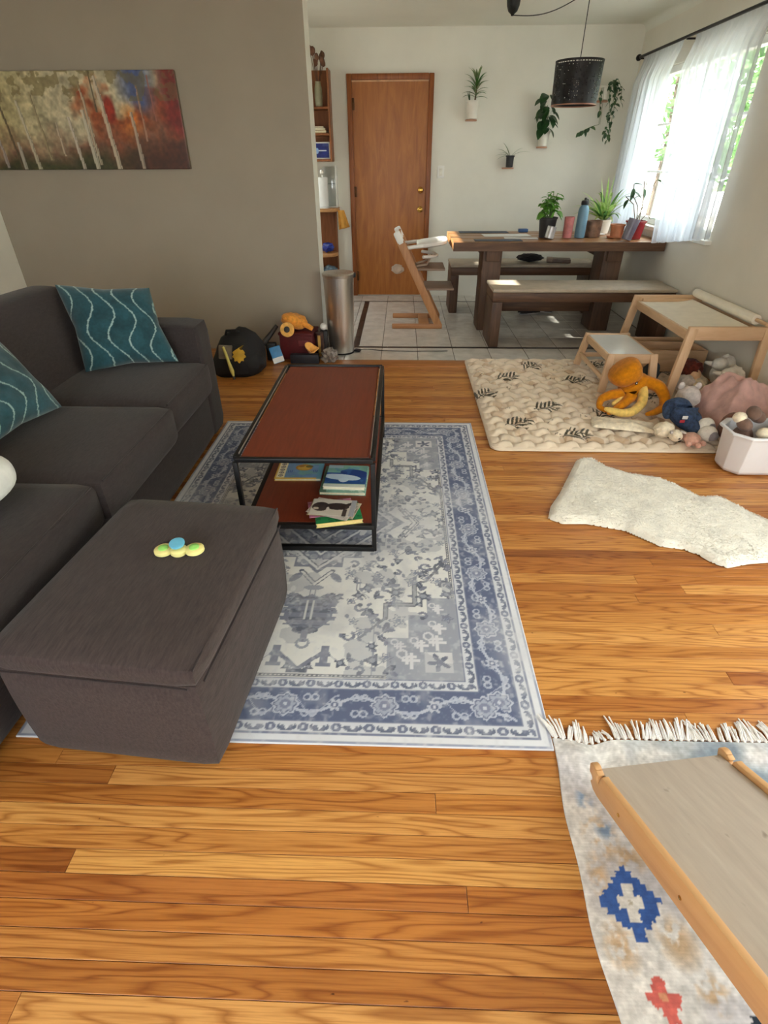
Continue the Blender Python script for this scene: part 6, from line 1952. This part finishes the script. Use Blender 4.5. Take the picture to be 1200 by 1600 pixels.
M['maroon'] = mat('dark_maroon_fabric', (84, 14, 18), .7, var=.15, bmp=.2, bscale=80)
tb = thing('toy_box', 'dark maroon fabric toy box piled with toys beside the wall end', 'box', (-.835, 4.40, 0), R(-6))
MB().box(-.14, .13, -.115, .115, .003, .215, .012).build('box_body', M['maroon'], tb)
MB().box(-.145, .135, -.12, .12, .200, .222, .006).build('rim', M['maroon'], tb)
MB().box(.02, .10, -.122, -.1155, .12, .165, .003).build('label_patch', mat('plum_patch', (120, 52, 56), .6), tb)
M['orange_pl'] = plush('orange_plush', (226, 150, 62), .12)
M['orange_l'] = plush('light_orange_plush', (232, 176, 96), .08)
op = thing('big_eyed_plush', 'orange plush with one big ringed eye perched on the maroon box', 'plush toy', (-.865, 4.37, .230))
b = MB(); lump(b, (.0, .01, .062), (.105, .085, .062), (0, 12, 0), .18, 2.2, 4); b.build('body', M['orange_pl'], op)
b = MB(); lump(b, (-.01, -.02, .085), (.085, .07, .045), (0, 15, 0), .15, 2.5, 6); b.build('hood', M['orange_pl'], op)
Mx = Matrix.Translation((-.035, -.128, .030)) @ Matrix.Rotation(R(72), 4, 'X')
MB().lathe([(.001, -.02), (.050, -.015), (.057, .0), (.052, .012), (.001, .016)], 24, M=Mx).build('eye_disc', M['orange_l'], op)
MB().lathe([(.001, .014), (.024, .016), (.022, .021), (.001, .024)], 20, M=Mx).build('pupil', M['dark_nose'], op)
for q in range(4):
    MB().tube([(.07, -.03 + .012 * q, .05), (.115, -.045 + .016 * q, .03), (.15, -.05 + .02 * q, .008)], [.016, .014, .009], 8).build('finger', M['orange_pl'], op)
o = MB(); o.blob((0, 0, 0), (.032, .03, .026), wob=.3, fs=2.5); o = o.build('red_sock', mat('rust_red_cloth', (140, 42, 30), .9, bmp=.2), loc=(-.945, 4.46, .254)); tag(o, 'rust red cloth poking out beside the orange plush', 'cloth')
k = thing('toy_packet', 'blue and white packet leaning against the maroon box', 'packet', (-.985, 4.22, .004), R(12))
tl = Matrix.Rotation(R(-14), 4, 'X') @ Matrix.Rotation(R(-14), 4, 'Y')
MB().box(-.045, .045, -.014, .014, .0, .13, .008, 2, tl).build('packet', mat('bright_blue_packet', (60, 132, 188), .4), k); MB().box(-.044, .044, -.0155, -.0145, .004, .045, .0, 1, tl).build('white_panel', M['paper'], k)
k = thing('dust_brush', 'black toy brush leaning on the far left of the toy box', 'brush', (-1.065, 4.36, .002))
MB().tube([(.06, .0, .26), (.0, -.04, .19), (-.05, -.08, .135)], [.016, .020, .024], 10).build('handle', M['pot_black'], k)
MB().box(-.03, .05, -.09, -.03, .0, .14, .01).build('head', M['pot_black'], k)
k = thing('toy_bucket', 'black toy crate standing in front of the maroon box', 'crate', (-.73, 4.245, .0))
MB().box(-.16, .07, -.05, .006, .002, .075, .006).build('crate_body', mat('near_black_navy', (24, 26, 34), .5), k)
k = thing('orange_cup', 'crumpled orange petal shaped cup lying on the black toy crate', 'cup', (-.72, 4.222, .108))
b = MB(); b.grid(lambda u, v: ((.014 + .040 * v * (1 + .25 * math.sin(u * 6 * PI))) * math.cos(u * 2 * PI), (.014 + .032 * v) * math.sin(u * 2 * PI), -.03 + .055 * v + .010 * math.sin(u * 6 * PI + 1) * v), 30, 8, True); ob = b.build('cup_body', M['orange_l'], k); md = ob.modifiers.new('thickness', 'SOLIDIFY'); md.thickness = .004
ob.rotation_euler = (R(30), R(20), 0)
k = thing('wrapped_parcel', 'striped brown tube standing at the right side of the maroon box', 'tube', (-.668, 4.37, .0))
MB().lathe([(.032, 0), (.034, .004), (.034, .205), (.001, .206)], 20).build('tube', mat('dark_brown_tube', (62, 36, 30), .5), k); MB().box(-.010, .012, -.0365, -.034, .02, .19, .0005, 1).build('gold_stripe', mat('gold_stripe', (196, 160, 88), .4, .4), k)
o = MB(); o.blob((0, 0, .0), (.028, .028, .028)); o = o.build('toy_ball', M['white_plastic'], loc=(-.640, 4.44, .235)); tag(o, 'small white ball on top of the toys next to the wall end', 'ball')
o = MB(); o.box(-.03, .03, -.03, .03, 0, .205, .006); o = o.build('dark_tin', mat('black_tin', (30, 26, 26), .5), loc=(-.640, 4.44, .001)); tag(o, 'dark upright tin under the little white ball', 'tin')
o = MB(); o.blob((0, 0, .055), (.06, .045, .058), wob=.6, fs=3, seed=7); o = o.build('plastic_wrap', mat('grey_crinkled_plastic', (120, 112, 106), .25, var=.3, scale=40, bmp=.6, bscale=40), loc=(-.575, 4.24, .004)); tag(o, 'crinkled grey plastic wrap lying next to the trash can', 'wrap')

# cable along the tiles ---------------------------------------------------------------------------------
MB().tube([(-.40, 4.58, .004), (-.30, 4.60, .004), (-.15, 4.56, .004), (.10, 4.545, .004), (.40, 4.56, .004)], .0032, 6).build('power_cable', M['pot_black'])
tag(bpy.data.objects['power_cable'], 'thin dark cable running over the tiles from the trash can', 'cable')

# ================================================================== outside the windows
M['render'] = mat('pale_stucco', (198, 202, 196), .9, bmp=.2, bscale=30); M['shingle'] = mat('grey_roof_shingle', (92, 88, 84), .9, var=.2)
nh = thing('light_screen_house', 'unseen pale stucco house added beyond the side window to screen its light', 'house', (8.6, -1.9, -.35))  # unseen house, added to hold back light at the near side window
MB().box(-1.3, 3.0, -5.6, 5.4, 0, 4.6).build('wall', M['render'], nh, smooth=False)
b = MB(); b.prism([(-1.7, 4.6), (3.4, 4.6), (.85, 6.2)], -5.9, 5.6, M=Matrix(((1, 0, 0, 0), (0, 0, 1, 0), (0, 1, 0, 0), (0, 0, 0, 1)))); b.build('roof', M['shingle'], nh, smooth=False)
for y in (-3.2, .2, 3.4):
    f = MB().box(-1.36, -1.295, y - .6, y + .6, 1.3, 2.6, .01).build('window', M['white_trim'], nh, smooth=False)
    MB().box(-1.37, -1.362, y - .5, y + .5, 1.4, 2.5).build('pane', mat('dark_pane', (60, 70, 80), .1), f, smooth=False)
M['lawn'] = mat('concrete_patio', (176, 168, 154), .95, var=.3, scale=1.2, bmp=.3, bscale=8)
o = structure(MB().box(-16, 22, -16, 22, -.5, -.35).build('ground', M['lawn'], smooth=False))
M['bark'] = mat('grey_bark', (92, 80, 68), .9, bmp=.4, bscale=12)
M['leaf_out'] = leaf_mat('garden_leaf', (70, 110, 60), (120, 156, 90), .3)
def garden_tree(x, y, h, r, lab, n=420, seed=1):
    k = thing('garden_tree', lab, 'tree', (x, y, -.35), group='trees outside the window')
    rr = random.Random(seed)
    MB().tube([(0, 0, 0), (.05, .02, h * .35), (-.05, .05, h * .6), (0, 0, h * .9)], [.12, .09, .06, .02], 8).build('trunk', M['bark'], k)
    b = MB()
    for i in range(n):
        a = rr.uniform(0, 6.28); z = h * rr.uniform(.30, 1.0); q = r * math.sqrt(rr.random()) * (1 - .5 * abs(z / h - .6))
        c_ = Vector((q * math.cos(a), q * math.sin(a), z)); d1 = Vector((rr.uniform(-1, 1), rr.uniform(-1, 1), rr.uniform(-1, .4))).normalized() * .16; d2 = d1.orthogonal().normalized() * .06
        vs = [b.bm.verts.new(c_ + p) for p in (-d1, d2, d1, -d2)]
        b.bm.faces.new(vs)
    f = b.build('foliage', M['leaf_out'], k, smooth=False); f['kind'] = 'stuff'
garden_tree(5.4, 9.0, 4.6, 1.2, 'leafy green tree outside seen through the gap between the curtains', 1500, 1)
garden_tree(7.2, 12.4, 5.6, 1.6, 'leafy tree outside farther behind the window', 1700, 2)
garden_tree(6.6, 16.4, 5.6, 2.0, 'tall leafy tree outside at the end of the fence', 1500, 4)
garden_tree(5.6, 6.8, 2.6, 1.1, 'low shrub outside close under the window', 700, 3)
M['board'] = mat('weathered_fence_board', (120, 124, 120), .85, var=.2)
gw = thing('sun_screen_wall', 'unseen plain stucco wall added outside the kitchen side window to limit the sun', 'wall', (-5.6, 5.8, -.35))  # unseen wall, added so only a narrow band of sun enters
MB().box(-2.6, 0, -4.2, 4.2, 0, 4.62).build('wall', M['render'], gw, smooth=False)
MB().box(-2.7, .10, -4.3, 4.3, 4.62, 4.69, .01).build('coping', M['shingle'], gw, smooth=False)
fn = thing('garden_fence', 'weathered grey board fence outside the kitchen window', 'fence', (9.2, 8.9, -.35))
for i in range(24):
    MB().box(-.012, .012, -4.8 + i * .40, -4.8 + i * .40 + .385, 0, 2.55, .004, 1).build('board', M['board'], fn, smooth=False)
for z in (.4, 2.1):
    MB().box(.013, .05, -4.8, 4.8, z, z + .09).build('rail', M['board'], fn, smooth=False)
